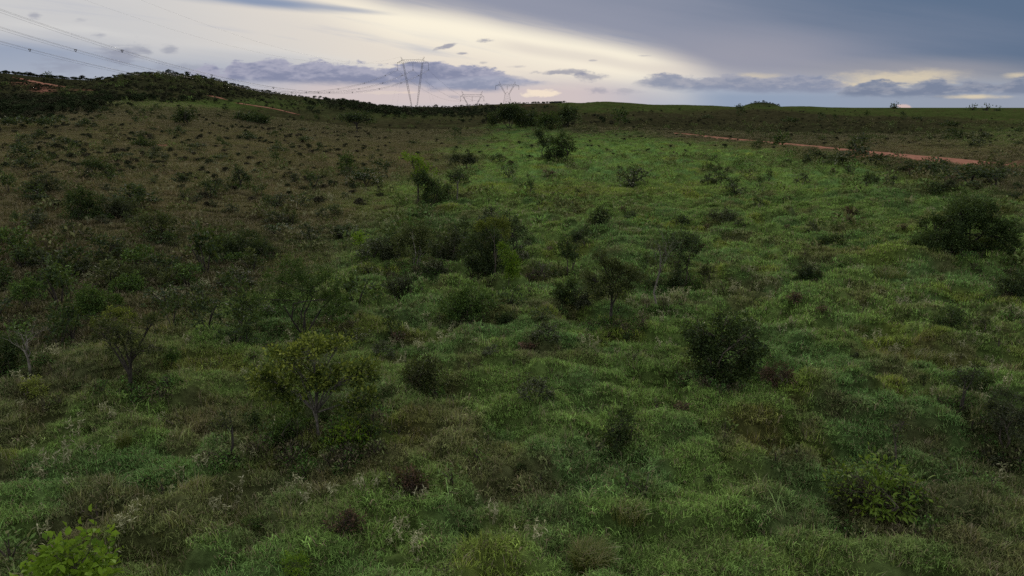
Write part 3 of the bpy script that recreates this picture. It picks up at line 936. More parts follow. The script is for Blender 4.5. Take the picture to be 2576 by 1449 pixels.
# --- matted grass, three ranges
prs = [proto('p', blade_clump(64, .30, .10, .30, .019, 1.1, 2, M['cover'], 100 + k, .65)) for k in range(5)]
prs += [proto('p', blade_clump(34, .42, .12, .30, .036, 1.1, 2, M['cover'], 120 + k, .6)) for k in range(4)]
prs += [proto('p', blade_clump(34, .85, .14, .34, .07, 1.0, 1, M['cover'], 140 + k, .5)) for k in range(4)]
xs, ys, ks, sc = [], [], [], []
for (r0, r1, dens, kk, s0) in ((14, 42, 18, (0, 5), 1.0), (42, 100, 7.5, (5, 9), 1.05), (100, 230, 1.6, (9, 13), 1.0)):
    x, y = ring_pts(r0, r1, dens)
    xs.append(x); ys.append(y); ks.append(rng.integers(kk[0], kk[1], len(x))); sc.append(np.full(len(x), s0))
x = np.concatenate(xs); y = np.concatenate(ys); k = np.concatenate(ks); s = np.concatenate(sc)
cv = cover(x, y)
w = np.clip(cv['g'] + cv['plateau'] + cv['gp'], 0, 1)
keep = (rng.random(len(x)) < (.80 + .20 * w)) & (cv['bare'] < .35 + .3 * rng.random(len(x))) & (cv['rd'] > 1.2)
x, y, k, s, w = x[keep], y[keep], k[keep], s[keep], w[keep]
cv = {q: cv[q][keep] for q in cv}
tt = tint(cv, x, y) * (0.75 + .5 * rng.random((len(x), 1)))
n = len(x)
hv = 1 + .35 * vn(x / 1.7, y / 1.7, 9)
scatter('matted_grass', prs, np.column_stack([x, y, height(x, y)]), rng.random(n) * 6.28, rng.normal(size=(n, 2)) * .12,
        np.stack([s, s, s * hv * (.8 + .5 * rng.random(n))], -1), k, tt, 'matted green grass covering the hummocky ground', 'grass')
pass

# --- dry upright grass of the brown slope and between the mats
prs = [proto('p', blade_clump(44, .22, .18, .45, .016, .6, 2, M['cover_dry'], 200 + k, .35)) for k in range(4)]
prs += [proto('p', blade_clump(34, .42, .16, .42, .028, .7, 2, M['cover_dry'], 220 + k, .3)) for k in range(4)]
prs += [proto('p', blade_clump(40, .90, .14, .36, .050, .8, 1, M['cover_dry'], 240 + k, .3)) for k in range(4)]
xs, ys, ks = [], [], []
for (r0, r1, dens, kk) in ((14, 42, 5, (0, 4)), (42, 100, 4.5, (4, 8)), (100, 300, 1.6, (8, 12))):
    x, y = ring_pts(r0, r1, dens); xs.append(x); ys.append(y); ks.append(rng.integers(kk[0], kk[1], len(x)))
x = np.concatenate(xs); y = np.concatenate(ys); k = np.concatenate(ks)
cv = cover(x, y)
w = 1 - np.clip(cv['g'] * .86 + cv['plateau'] * .5, 0, 1)
w = np.maximum(w, cv['yel'] * .9)
keep = (rng.random(len(x)) < w) & (cv['bare'] < .35) & (cv['rd'] > 1.5)
x, y, k = x[keep], y[keep], k[keep]; cv = {q: cv[q][keep] for q in cv}
n = len(x)
tt = tint(cv, x, y) * np.array([1.15, 1.0, .95]) * (0.7 + .6 * rng.random((n, 1)))
scatter('dry_grass', prs, np.column_stack([x, y, height(x, y)]), rng.random(n) * 6.28, rng.normal(size=(n, 2)) * .1,
        (.75 + .5 * rng.random(n)), k, tt, 'olive brown dry grass covering the slope and the gaps', 'grass')
pass

# --- low leafy herbs and dead tangles
prs = []
for q in range(5):
    prs.append(proto('p', leafy_mesh(90, .34, .42, .11, .045, M['herb'], 300 + q, stems=4, H=.4, R=.3, seed=q)))
for q in range(4):
    prs.append(proto('p', leafy_mesh(46, .55, .62, .22, .10, M['herb'], 320 + q, stems=0)))
xs, ys, ks = [], [], []
for (r0, r1, dens, kk) in ((14, 60, 2.0, (0, 5)), (60, 170, .55, (5, 9)), (170, 420, .06, (5, 9))):
    x, y = ring_pts(r0, r1, dens); xs.append(x); ys.append(y); ks.append(rng.integers(kk[0], kk[1], len(x)))
x = np.concatenate(xs); y = np.concatenate(ys); k = np.concatenate(ks)
cv = cover(x, y)
w = np.clip(.22 + cv['rust'] * .75 + cv['dark'] * .9 - .15 * cv['yel'], 0, 1) * (1 - .9 * cv['plateau'])
clus = sstep(-.15, .35, fbm(x / 2.4, y / 2.4, 400, 3))
keep = (rng.random(len(x)) < w * (.25 + .9 * clus)) & (cv['bare'] < .3) & (cv['rd'] > 2.5)
x, y, k = x[keep], y[keep], k[keep]; cv = {q: cv[q][keep] for q in cv}
n = len(x)
base = tint(cv, x, y)
alt = np.array([[.030, .050, .016], [.062, .046, .030], [.050, .075, .030], [.090, .065, .040], [.050, .110, .022]])[rng.integers(0, 5, n)]
tt = (base * .45 + alt * .55) * (0.7 + .6 * rng.random((n, 1)))
sv = (.45 + 1.35 * rng.random(n) ** 3) * (1 + .5 * (cv['d'] > 60) + .4 * (cv['d'] > 170))
scatter('low_herbs', prs, np.column_stack([x, y, height(x, y) - .05]), rng.random(n) * 6.28, rng.normal(size=(n, 2)) * .1,
        sv, k, tt, 'low dark leafy herbs and dry tangles among the grass', 'ground cover')
pass

# --- pale seeding weeds
prs = [proto('p', weed_mesh(500 + q, 2 + q % 3, .62)) for q in range(5)]
x, y = ring_pts(14, 62, 5.0); x2, y2 = ring_pts(62, 150, 1.4)
x = np.concatenate([x, x2]); y = np.concatenate([y, y2])
cv = cover(x, y)
clus = sstep(-.1, .45, fbm(x / 1.6, y / 1.6, 420, 3))
keep = rng.random(len(x)) < cv['pale'] * clus * .8 * (1 - cv['bare'])
x, y = x[keep], y[keep]; n = len(x)
scatter('pale_weeds', prs, np.column_stack([x, y, height(x, y)]), rng.random(n) * 6.28, rng.normal(size=(n, 2)) * .15,
        (.4 + .75 * rng.random(n)), rng.integers(0, 5, n), np.ones((n, 3)) * .4, 'pale silvery weeds seeding among the grass', 'weeds')
pass

# --- seeding stalks and long arching blades standing out of the mats
prs = []
for q in range(4):
    prs.append(proto('p', blade_clump(16, .22, .45, .85, .014, .5, 3, M['cover_dry'], 600 + q, .35)))
for q in range(4):
    prs.append(proto('p', blade_clump(26, .30, .30, .55, .034, .9, 3, M['cover'], 620 + q, .55)))
x, y = ring_pts(14, 75, 2.2)
cv = cover(x, y)
keep = (rng.random(len(x)) < sstep(-.1, .4, fbm(x / 2, y / 2, 640, 3))) & (cv['rd'] > 2)
x, y = x[keep], y[keep]; cv = {q: cv[q][keep] for q in cv}; n = len(x)
k = np.where(rng.random(n) < .35, rng.integers(0, 4, n), rng.integers(4, 8, n))
tt = tint(cv, x, y) * (.8 + .7 * rng.random((n, 1))) * np.where(k < 4, 1.3, 1.05)[:, None]
scatter('tall_grass', prs, np.column_stack([x, y, height(x, y)]), rng.random(n) * 6.28, rng.normal(size=(n, 2)) * .12,
        .6 + .6 * rng.random(n), k, tt, 'long arching grass blades standing out of the mats', 'grass')

# ------------------------------------------------------------------ trees and shrubs
def scale_at(p):
    """grid units -> metres at a place"""
    return (p[1] * CP - (p[2] - CAMZ) * SP) / FPX * S


PRESET = {
    'dome': [(-.62, .42, .36, .26), (.62, .42, .36, .28), (-.35, .68, .38, .24), (.35, .70, .38, .24), (0, .80, .40, .20), (0, .62, .4, .25), (-.80, .28, .2, .14), (.82, .26, .2, .16)],
    'round': [(0, .70, .62, .30), (-.42, .52, .48, .28), (.42, .54, .48, .28), (0, .45, .5, .25)],
    'bush': [(0, .62, .55, .38), (-.5, .40, .46, .36), (.5, .42, .46, .36), (-.1, .28, .6, .28), (.25, .75, .3, .22)],
    'low': [(-.5, .45, .5, .42), (.1, .55, .5, .45), (.6, .40, .4, .38), (-.05, .3, .7, .3)],
    'umbrella': [(-.55, .80, .42, .13), (.5, .82, .46, .13), (0, .90, .5, .12), (-.1, .72, .35, .12), (.75, .68, .22, .10)],
    'airy': [(-.6, .62, .28, .14), (.55, .66, .30, .15), (-.15, .85, .30, .13), (.25, .80, .26, .12), (-.3, .55, .22, .12), (.7, .48, .2, .1), (.05, .62, .2, .12), (-.8, .45, .16, .08)],
    'tall': [(0, .84, .42, .15), (-.35, .66, .46, .18), (.38, .62, .5, .18), (0, .5, .5, .16)],
    'sapling': [(-.3, .80, .5, .14), (.35, .88, .45, .12), (.1, .66, .5, .12)],
    'feathery': [(-.62, .62, .34, .22), (-.25, .78, .34, .20), (.2, .80, .36, .2), (.62, .62, .34, .22), (-.75, .42, .24, .2), (.8, .38, .24, .2), (0, .58, .4, .18), (.35, .5, .3, .16), (-.4, .46, .3, .16)],
}
HEROES = []


def build_tree(name, label, cat, X, Y, top, W, kind='bush', leaf='dark', bark='bark', lobes=None, stems=1, fork=.35, lean=0.0, lsize=.10, dens=1.0, thick=1.0,
               seed=None, group=None, short=None, extra=None, base=None, single=0, bare=0, aspect=.42, depth=.85, front=0.0):
    sd_ = int(X * 7 + Y * 13) if seed is None else seed
    rg = np.random.default_rng(sd_)
    p = ground(X, Y) if base is None else np.array(base, float)
    p = p - np.array([p[0], p[1], 0]) / math.hypot(p[0], p[1]) * front
    sc = scale_at(p)
    h = max(CAMZ + p[1] * tan_el(top) - p[2], .3)
    W = W * 1.07; hw = W * sc / 2; dens = dens * 1.12
    px = sc / S                                     # metres per render pixel
    L = max(lsize, 1.9 * px)
    e = bpy.data.objects.new(name, None); COL.objects.link(e)
    e.location = (p[0], p[1], p[2] - .05); e.empty_display_size = .2
    tag(e, label, cat, group)
    lob = []
    for (u, v, ru, rv) in (lobes or PRESET[kind]):
        dy_ = rg.uniform(-.5, .5) * hw * depth * (1 - ru)
        if name == 'broad_tree': v, u = v + rg.normal() * .035, u * (1 + rg.normal() * .06); rv *= .8
        lob.append((np.array([u * hw, dy_, v * h]), np.array([ru * hw, ru * hw * depth, rv * h]), u, v))
    # leaves in clusters
    Ps, Ds, Ns, tips, cc = [], [], [], [], []
    for (c, r, u, v) in lob:
        area = 4 * math.pi * ((r[0] * r[1]) ** 1.6 / 3 + (r[0] * r[2]) ** 1.6 / 3 + (r[1] * r[2]) ** 1.6 / 3) ** (1 / 1.6) if min(r) > 0 else .1
        nl = int(np.clip(area / (L * L * .42) * 1.0 * dens, 20, 5200))
        nc = max(5, nl // 46)
        d = rdir(nc, .15, rg); rad_ = (.35 + .68 * rg.random(nc) ** .6)
        cp = c + d * r * rad_[:, None] * (1 + .28 * rg.normal(size=(nc, 1)) * .6)
        cp[:, 2] = np.maximum(cp[:, 2], .03 * h + rg.random(nc) * .05 * h)
        cc.append(cp)
        ci = rg.integers(0, nc, nl)
        cr = max(.22 * float(r.mean()), L * 1.4)
        off = rg.normal(size=(nl, 3)) * cr * .62
        P = cp[ci] + off
        P[:, 2] = np.maximum(P[:, 2], .02)
        D = d[ci] * .8 + off / (cr + 1e-6) * .5 + rdir(nl, .25, rg) * .8
        Ps.append(P); Ds.append(D); Ns.append(rdir(nl, 1.4, rg))
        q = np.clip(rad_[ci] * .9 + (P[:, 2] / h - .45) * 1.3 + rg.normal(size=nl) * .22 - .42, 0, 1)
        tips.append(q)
    P = np.concatenate(Ps); D = np.concatenate(Ds); Nn = np.concatenate(Ns); tp = np.concatenate(tips)
    n = len(P)
    Ls = L * (.65 + .7 * rg.random(n)); Ws = Ls * aspect * (.8 + .5 * rg.random(n))
    order = np.argsort(P[:, 1] - P[:, 2] * .6)                          # viewer's side first
    ns = min(single, n)
    if ns:
        # large leaves: one object each, on the outer side of the crown
        protos_ = []
        for k in range(5):
            v, f = leaves_geo(np.zeros((1, 3)), np.array([[1., 0, 0]]), np.array([[0, 0, 1.]]), np.array([1.]), np.array([aspect + .05 * k]), .12 + .06 * k)
            # finer leaf outline: six-point blade with a fold
            a_ = aspect * (.9 + .08 * k); fo = .10 + .05 * k
            v = np.array([(0, 0, 0), (.30, a_ * .42, a_ * fo), (.68, a_ * .40, a_ * fo * .8), (1, 0, -.12 - .05 * k), (.68, -a_ * .40, a_ * fo * .8), (.30, -a_ * .42, a_ * fo), (.5, 0, -.03)])
            f = np.array([(0, 6, 1), (1, 6, 2), (2, 6, 3), (3, 6, 4), (4, 6, 5), (5, 6, 0)])
            protos_.append(mesh_np('leaf', v, f, M[leaf]))
        for i in order[:ns]:
            d_ = Vector(D[i]).normalized(); n_ = Vector(Nn[i]); y_ = n_.cross(d_).normalized(); z_ = d_.cross(y_)
            o = bpy.data.objects.new('leaf', protos_[int(rg.integers(0, 5))]); COL.objects.link(o); o.parent = e
            s_ = float(Ls[i] * 1.1)
            o.matrix_local = Matrix.Translation(Vector(P[i])) @ Matrix((d_, y_, z_)).transposed().to_4x4() @ Matrix.Scale(s_, 4)
    rest = order[ns:]
    v, f = leaves_geo(P[rest], D[rest], Nn[rest], Ls[rest], Ws[rest])
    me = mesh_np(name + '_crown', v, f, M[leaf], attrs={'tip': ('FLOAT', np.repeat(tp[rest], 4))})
    o = link('crown' if not ns else 'foliage', me, e)
    if ns: o['kind'] = 'stuff'
    # wood
    tr = max(.010 * h + .012 * hw, .5 * px) * thick * 1.5
    fz = h * fork
    for s_ in range(stems):
        g = Geo()
        a = rg.random() * 6.283 if stems > 1 else 0
        off = (0 if stems == 1 else .12 + .3 * rg.random()) * hw
        b0 = np.array([math.cos(a) * off * .25, math.sin(a) * off * .25, -.15])
        top_ = np.array([math.cos(a) * off * 1.6 + lean * hw, math.sin(a) * off * 1.6, fz * (1 if stems == 1 else .8 + .4 * rg.random())])
        mid = (b0 + top_) / 2 + rg.normal(size=3) * tr * 1.6
        g.tube([b0, (b0 * .6 + mid * .4) + rg.normal(size=3) * tr * .4, mid, top_], np.array([1.25, 1.0, .85, .72]) * tr / max(1, stems ** .45), 7 if h > 2 else 5)
        link('trunk' if stems == 1 and h > 1.3 else 'stem', g.mesh('trunk', M[bark]), e)
        mine = [l for k, l in enumerate(lob) if k % stems == s_]
        for (c, r, u, v_) in mine:
            if c[2] < fz * 1.35 and stems == 1: continue
            g = Geo()
            start = top_ if rg.random() < .6 else mid + (top_ - mid) * rg.random()
            end = c + np.array([0, 0, r[2] * .3])
            m1 = start + (end - start) * np.array([.38, .38, .55]) + rg.normal(size=3) * .05 * hw
            r0 = tr / max(1, stems ** .45) * .62
            g.tube([start, m1, end], np.array([1, .68, .32]) * r0, 5)
            allc = np.concatenate(cc)
            nearc = allc[np.argsort(np.linalg.norm((allc - c) / r, axis=1))][:max(6, int(14))]
            for q in nearc[::1]:
                st = m1 + (end - m1) * rg.random()
                g.tube([st, (st + q) / 2 + rg.normal(size=3) * .05 * r[0], q], np.array([.34, .22, .10]) * r0, 3)
            link('branch' if h > 1.3 else 'twig', g.mesh('branch', M[bark]), e)
    for k in range(bare):
        g = Geo()
        a = rg.random() * 6.283
        grow(g, np.array([0, 0, fz * .9]) + np.array([lean * hw, 0, 0]), np.array([math.cos(a) * .45, math.sin(a) * .3, 1.5]), h * .30, tr * .34, 3, rg)
        link('bare_branch', g.mesh('bare_branch', M['barkpale']), e)
    if short: HEROES.append((short, X, Y, top, W))
    return e


def grow(g, p, d, L, r, depth, rg):
    d = d / np.linalg.norm(d)
    m = p + d * L * .5 + rg.normal(size=3) * L * .07
    e = p + d * L + rg.normal(size=3) * L * .08
    g.tube([p, m, e], [r, r * .8, r * .55], 5 if depth > 1 else 3)
    if depth == 0: return
    for k in range(rg.integers(2, 4)):
        nd = d + rg.normal(size=3) * .55
        nd[2] = abs(nd[2]) * .7 + .15
        grow(g, e if rg.random() < .7 else m, nd, L * (.55 + .2 * rg.random()), r * .52, depth - 1, rg)


def dead_tree(name, label, X, Y, top, W, short=None, mat='barkpale', seed=1, n=3, depth=4, cat='dead tree', group=None, lowbush=None):
    p = ground(X, Y); sc = scale_at(p); h = CAMZ + p[1] * tan_el(top) - p[2]; hw = W * sc / 2
    rg = np.random.default_rng(seed)
    e = bpy.data.objects.new(name, None); COL.objects.link(e); e.location = (p[0], p[1], p[2] - .05)
    tag(e, label, cat, group)
    r = max(.018 * h, .55 * sc / S)
    g = Geo(); t = np.array([.02 * h, 0, h * .32])
    g.tube([(0, 0, -.15), t * .5 + (.02, 0, 0), t], [r * 1.4, r * 1.1, r * .9], 7)
    link('trunk', g.mesh('trunk', M[mat]), e)
    for k in range(n):
        g = Geo()
        u = (-1 + 2 * (k + .5) / n) + rg.normal() * .1
        grow(g, t * (.75 + .25 * rg.random()), np.array([u * hw / (h * .68) * 1.1, rg.normal() * .25, 1.]), h * .30, r * .62, depth, rg)
        link('branch', g.mesh('branch', M[mat]), e)
    if short: HEROES.append((short, X, Y, top, W))
    return e


T = build_tree
T('round_tree', 'dense dark round-crowned tree alone on the green slope at right', 'tree', 2422, 640, 500, 216, 'dome', 'dark', 'barkdark', stems=3, fork=.3, dens=1.5, lsize=.12, short='large round tree at right', thick=1.2,
  lobes=[(-.80, .36, .24, .15), (-.60, .50, .28, .20), (.84, .26, .18, .18), (.68, .45, .30, .24), (-.32, .74, .34, .20), (.32, .76, .36, .20), (0, .84, .40, .15), (0, .66, .42, .2), (-.45, .32, .22, .14), (.45, .55, .3, .2), (-.1, .5, .3, .15), (-.75, .16, .3, .15), (.6, .14, .4, .15), (-.1, .2, .35, .16)])
T('leafy_tree', 'dense blackish green tree with a ragged outline, right of centre', 'tree', 1812, 985, 785, 205, 'bush', 'dark', 'bark', stems=2, fork=.35, dens=1.05, lsize=.15, short='blackish tree right of centre',
  lobes=[(0, .55, .62, .34), (.42, .70, .38, .24), (.60, .42, .36, .26), (-.45, .45, .40, .28), (-.70, .80, .22, .14), (.1, .88, .28, .13), (-.1, .22, .6, .22), (.75, .55, .2, .14), (-.55, .64, .3, .14)])
T('broad_tree', 'broad tree with yellow green leaf tips and a pale forked trunk', 'tree', 800, 1100, 822, 296, 'dome', 'tipped', 'barkgrey', stems=1, fork=.24, dens=1.5, lsize=.14, aspect=.5, thick=.55, short='broad yellow-tipped tree',
  lobes=[(.10, .93, .17, .08), (-.12, .82, .24, .09), (-.42, .72, .24, .10), (-.72, .60, .22, .10), (-.86, .47, .16, .09), (.36, .78, .2, .08), (.6, .66, .22, .10), (.82, .52, .18, .11), (.72, .38, .2, .09), (-.55, .44, .22, .09), (-.15, .6, .3, .11), (.3, .56, .26, .11), (.15, .42, .2, .07), (-.35, .33, .16, .06), (.5, .30, .18, .07)])
T('feathery_tree', 'many-stemmed feathery green tree with crooked dark stems', 'tree', 762, 828, 642, 205, 'feathery', 'green', 'barkdark', stems=6, fork=.42, dens=.85, lsize=.09, thick=.9, short='many-stemmed feathery tree', aspect=.3)
T('slim_tree', 'slim dark-trunked tree with uneven olive crown on a grassy mound', 'tree', 1537, 815, 632, 150, 'tall', 'olive', 'barkdark', stems=1, fork=.42, dens=1.5, lsize=.11, short='slim tree on the grassy mound', thick=.95,
  lobes=[(-.35, .90, .22, .10), (-.1, .78, .38, .13), (.25, .72, .4, .12), (.65, .66, .34, .11), (-.6, .60, .32, .13), (-.15, .58, .45, .13), (.35, .5, .3, .1), (-.45, .42, .25, .08)])
T('half_bare_tree', 'half-bare tree with pale crooked upper limbs over a thin trunk', 'tree', 1655, 768, 590, 100, 'airy', 'olive', 'barkpale', stems=1, fork=.5, dens=.45, lsize=.09, short='half-bare pale tree', bare=3, thick=.75, aspect=.35)
T('domed_tree', 'small dark domed tree just behind the half-bare pale tree', 'tree', 1708, 722, 566, 98, 'round', 'deep', 'bark', stems=3, fork=.4, dens=.9, lsize=.10, short='dark domed tree behind the half-bare one', lobes=[(0, .75, .7, .2), (-.4, .6, .4, .18), (.5, .62, .45, .2), (.1, .35, .35, .2), (-.1, .2, .35, .16)])
T('small_tree', 'small dark green tree of tiered foliage left of the slim tree', 'tree', 1427, 690, 596, 84, 'tall', 'dark', 'bark', stems=2, fork=.35, dens=.95, short='tiered dark green tree')
T('overgrown_tree', 'dark tree smothered in bright yellow green creeper', 'tree', 1228, 692, 560, 122, 'bush', 'deep', 'bark', stems=3, fork=.35, dens=1.1, short='creeper-covered tree', lobes=[(-.1, .7, .6, .26), (-.45, .45, .5, .36), (.3, .45, .5, .36), (0, .2, .8, .2)])
T('creeper', 'yellow green creeper draped over the top of the dark tree', 'creeper', 1244, 694, 542, 82, 'low', 'yellow', 'bark', stems=1, fork=.6, dens=1.7, lsize=.13, thick=.4, front=1.5, lobes=[(-.55, .84, .5, .07), (.1, .92, .5, .07), (.6, .82, .28, .16)], depth=.5)
T('creeper', 'bright lime creeper tumbling down the right side of the dark tree', 'creeper', 1280, 697, 606, 62, 'bush', 'bright', 'bark', stems=1, fork=.5, dens=1.7, lsize=.13, thick=.4, front=1.6, lobes=[(-.35, .82, .42, .16), (.05, .62, .45, .2), (.45, .42, .5, .2), (.2, .25, .5, .2)], depth=.6)
T('dark_tree', 'dark leaning tree behind the creeper-covered tree', 'tree', 1282, 648, 528, 88, 'tall', 'deep', 'barkdark', stems=2, fork=.4, dens=.9, short='dark tree behind the creeper')
T('dark_tree', 'small dark bluish tree left of the creeper-covered tree', 'tree', 1222, 610, 538, 52, 'round', 'deep', 'barkdark', dens=.9)
T('spreading_tree', 'dull green spreading tree with pale thin stems left of the creeper', 'tree', 1042, 672, 550, 120, 'round', 'olive', 'barkpale', stems=5, fork=.4, dens=.9, short='dull green spreading tree')
T('thicket', 'low brown grey thicket between the dull tree and the creeper', 'bush', 1135, 660, 575, 90, 'bush', 'grey', 'bark', stems=3, dens=.7)
T('thicket', 'dim wide thicket left of the dull green spreading tree', 'bush', 975, 655, 592, 105, 'low', 'grey', 'bark', stems=3, dens=.7)
T('leaning_tree', 'leaning tree with yellow green top over a dark lower crown', 'tree', 1080, 516, 388, 112, 'bush', 'dark', 'bark', stems=2, dens=1.0, short='leaning yellow-topped tree',
  lobes=[(.15, .16, .55, .17), (.35, .32, .42, .16), (.0, .42, .38, .16), (-.45, .56, .42, .12), (-.25, .5, .3, .1)])
T('tree_top', 'yellow green feathery sapling crown rising over the leaning dark tree', 'tree', 1052, 512, 386, 80, 'tall', 'bright', 'bark', dens=.7, fork=.45, lobes=[(-.3, .92, .5, .08), (.1, .8, .6, .10), (.4, .64, .55, .1), (.1, .55, .4, .08)])
T('thin_tree', 'thin-trunked small tree with flat dark crown right of the leaning tree', 'tree', 1152, 508, 424, 52, 'umbrella', 'dark', 'barkpale', fork=.55, dens=1, thick=1.2, short='thin flat-topped tree')
T('bush', 'bright-edged dark bush at the foot of the leaning tree', 'bush', 1118, 506, 462, 56, 'bush', 'dark', 'bark', stems=3, dens=.9)
T('spreading_bush', 'blue-grey flat-topped bush behind the thin flat-topped tree', 'bush', 1168, 430, 392, 92, 'umbrella', 'grey', 'bark', stems=3, dens=1.1)
T('grove_tree', 'left tree of the dark pair standing in the mid-field green', 'tree', 1366, 400, 322, 56, 'tall', 'deep', 'barkdark', stems=2, dens=1.1, short='dark tree pair in mid-field')
T('grove_tree', 'right tree of the mid-field pair, rounder and leaning right', 'tree', 1416, 404, 332, 58, 'round', 'dark', 'barkdark', stems=2, dens=.9)
T('grove_tree', 'low dark bush joining the mid-field pair of trees', 'bush', 1398, 408, 368, 56, 'bush', 'deep', 'barkdark', stems=2, dens=.9)
T('canopy_tree', 'largest blackish tree on the valley edge below the waisted pylon', 'tree', 1280, 322, 262, 96, 'dome', 'deep', 'barkdark', stems=3, dens=1.3, short='blackish valley trees')
T('canopy_tree', 'second blackish tree right of the largest valley-edge tree', 'tree', 1330, 318, 278, 60, 'bush', 'deep', 'barkdark', stems=2, dens=1.1)
T('canopy_tree', 'blackish tree with two tops under the small roof on the ridge', 'tree', 1424, 318, 266, 62, 'round', 'deep', 'barkdark', stems=2, dens=1.1)
T('canopy_tree', 'low dark olive tree between the two blackish valley trees', 'tree', 1380, 322, 286, 70, 'bush', 'dark', 'barkdark', stems=2, dens=1.0)
T('umbrella_tree', 'flat-crowned umbrella tree with forked bare trunk in the middle distance', 'tree', 897, 332, 286, 88, 'umbrella', 'deep', 'barkdark', fork=.45, dens=1.1, thick=1.4, short='flat umbrella tree in the distance')
T('round_shrub_tree', 'compact dark round tree on the pale crest of the left slope', 'tree', 470, 313, 273, 58, 'round', 'deep', 'barkdark', stems=2, dens=1.1, short='compact dark tree on the left crest')
T('wide_bush', 'wide dark bush right of the compact tree on the crest', 'bush', 645, 308, 287, 84, 'low', 'deep', 'barkdark', stems=3, dens=1.1)
T('upright_bush', 'small upright bush between compact tree and wide bush', 'bush', 601, 300, 279, 20, 'bush', 'deep', 'barkdark', dens=1)
T('small_tree', 'small spreading tree with dark stems on the brown left slope', 'tree', 246, 447, 398, 66, 'dome', 'dark', 'barkdark', stems=2, dens=.9, short='small spreading tree on the left slope')
T('small_tree', 'crooked little tree with open blackish crown on the brown slope', 'tree', 606, 472, 420, 54, 'airy', 'deep', 'barkdark', dens=1.1, fork=.3, thick=1.4, short='crooked little tree on the brown slope', lobes=[(-.5, .6, .4, .18), (0, .84, .45, .15), (.55, .66, .4, .2), (.6, .35, .3, .15), (-.5, .32, .3, .12)])
T('grey_bush', 'grey rounded bush near the left edge of the brown slope', 'bush', 114, 484, 440, 86, 'bush', 'grey', 'bark', stems=3, dens=.9)
T('thicket', 'dark thicket with ragged top on the left slope', 'bush', 215, 545, 470, 100, 'bush', 'dark', 'bark', stems=4, dens=1.0, short='ragged dark thicket on the left slope')
T('thicket', 'grey-leaved thicket joined to the right of the ragged one', 'bush', 298, 547, 492, 90, 'low', 'grey', 'bark', stems=4, dens=1.0)
T('spreading_shrub', 'olive shrub with flat side branches below the grey thicket', 'bush', 395, 602, 538, 100, 'umbrella', 'olive', 'bark', stems=3, fork=.4, dens=1.0)
T('small_shrub', 'small green conical shrub in the middle of the brown slope', 'bush', 872, 431, 390, 38, 'bush', 'green', 'bark', dens=1, short='small green conical shrub')
T('low_bush', 'low dark green bush beside the small bare sand patch', 'bush', 365, 368, 349, 52, 'low', 'dark', 'bark', stems=2, dens=1.1)
T('thicket', 'long blackish thicket at the foot of the brown slope', 'bush', 610, 650, 585, 170, 'low', 'deep', 'bark', stems=5, dens=1.0, short='long blackish thicket')
T('thicket', 'yellow-edged green thicket left of the long blackish one', 'bush', 345, 715, 668, 120, 'low', 'olive', 'bark', stems=4, dens=.9)
T('thicket', 'dense mid green shrub in the left valley with pale stems', 'bush', 330, 735, 688, 90, 'bush', 'green', 'barkpale', stems=4, dens=.9)
T('leafy_shrub', 'bright-topped green shrub among the dark left thickets', 'bush', 238, 800, 722, 130, 'bush', 'green', 'bark', stems=4, dens=1.0, short='bright-topped green shrub at left')
T('leafy_shrub', 'dark green shrub at the left edge above the dead tree', 'bush', 72, 775, 698, 110, 'tall', 'green', 'bark', stems=4, dens=.9)
T('leafy_shrub', 'big shadowy bush cut by the left edge', 'bush', 20, 950, 840, 110, 'bush', 'dark', 'bark', stems=3, dens=1.1, short='shadowy bush at the left edge')
T('leafy_shrub', 'olive shrub behind the crooked leaning tree', 'bush', 440, 720, 670, 70, 'bush', 'olive', 'bark', stems=3, dens=.9)
T('leafy_shrub', 'yellowish shrub with twiggy top right below the bright-topped shrub', 'bush', 300, 838, 775, 120, 'airy', 'tipped', 'bark', stems=4, dens=1.1)
T('leaning_trunk_tree', 'sparse tree on a crooked leaning trunk above a grassy ridge', 'tree', 344, 985, 790, 170, 'airy', 'olive', 'barkdark', fork=.40, lean=-.05, dens=1.0, thick=1.1, short='sparse tree with crooked leaning trunk', bare=1, lobes=[(-.75, .75, .26, .09), (-.4, .86, .3, .08), (.1, .80, .3, .10), (.55, .84, .28, .09), (.7, .62, .24, .10), (-.35, .64, .22, .08), (.25, .6, .22, .08)])
dead_tree('dead_tree', 'leafless pale dead tree near the left edge', 76, 945, 800, 118, 'pale dead tree at left', seed=4)
T('round_sapling', 'young dark green sapling right of the crooked leaning trunk', 'tree', 437, 925, 862, 44, 'round', 'green', 'bark', dens=1)
T('yellow_bush', 'low yellow green bush below the pale dead tree', 'bush', 88, 998, 952, 66, 'low', 'yellow', 'bark', stems=2, dens=.6)
T('sapling', 'thin twin-stemmed sapling with dark bare stems in the left foreground', 'tree', 572, 1152, 1032, 76, 'sapling', 'olive', 'barkdark', stems=2, fork=.6, dens=.55, thick=1.2, short='twin-stemmed sapling in the left foreground')
T('broadleaf_bush', 'bright green broadleaf bush under the broad yellow-tipped tree', 'bush', 888, 1122, 1058, 110, 'bush', 'bright', 'bark', stems=3, dens=.45, lsize=.13)
T('dark_bush', 'dim green bush left under the broad yellow-tipped tree', 'bush', 738, 1110, 1035, 110, 'bush', 'green', 'bark', stems=3, dens=.6)
T('dark_bush', 'dark bush with bronze upper leaves right of the broad tree', 'bush', 1066, 980, 888, 118, 'bush', 'olive', 'bark', stems=3, dens=.9, short='bronze-leaved bush right of the broad tree', lsize=.13)
T('spreading_bush', 'wide green bush with dark hollow below, centre of the view', 'bush', 1178, 802, 712, 142, 'low', 'green', 'bark', stems=5, dens=.9, short='wide green bush in the centre')
T('grey_bush', 'dark grey bush uphill left of the wide central bush', 'bush', 1005, 755, 692, 84, 'bush', 'grey', 'bark', stems=3, dens=.9)
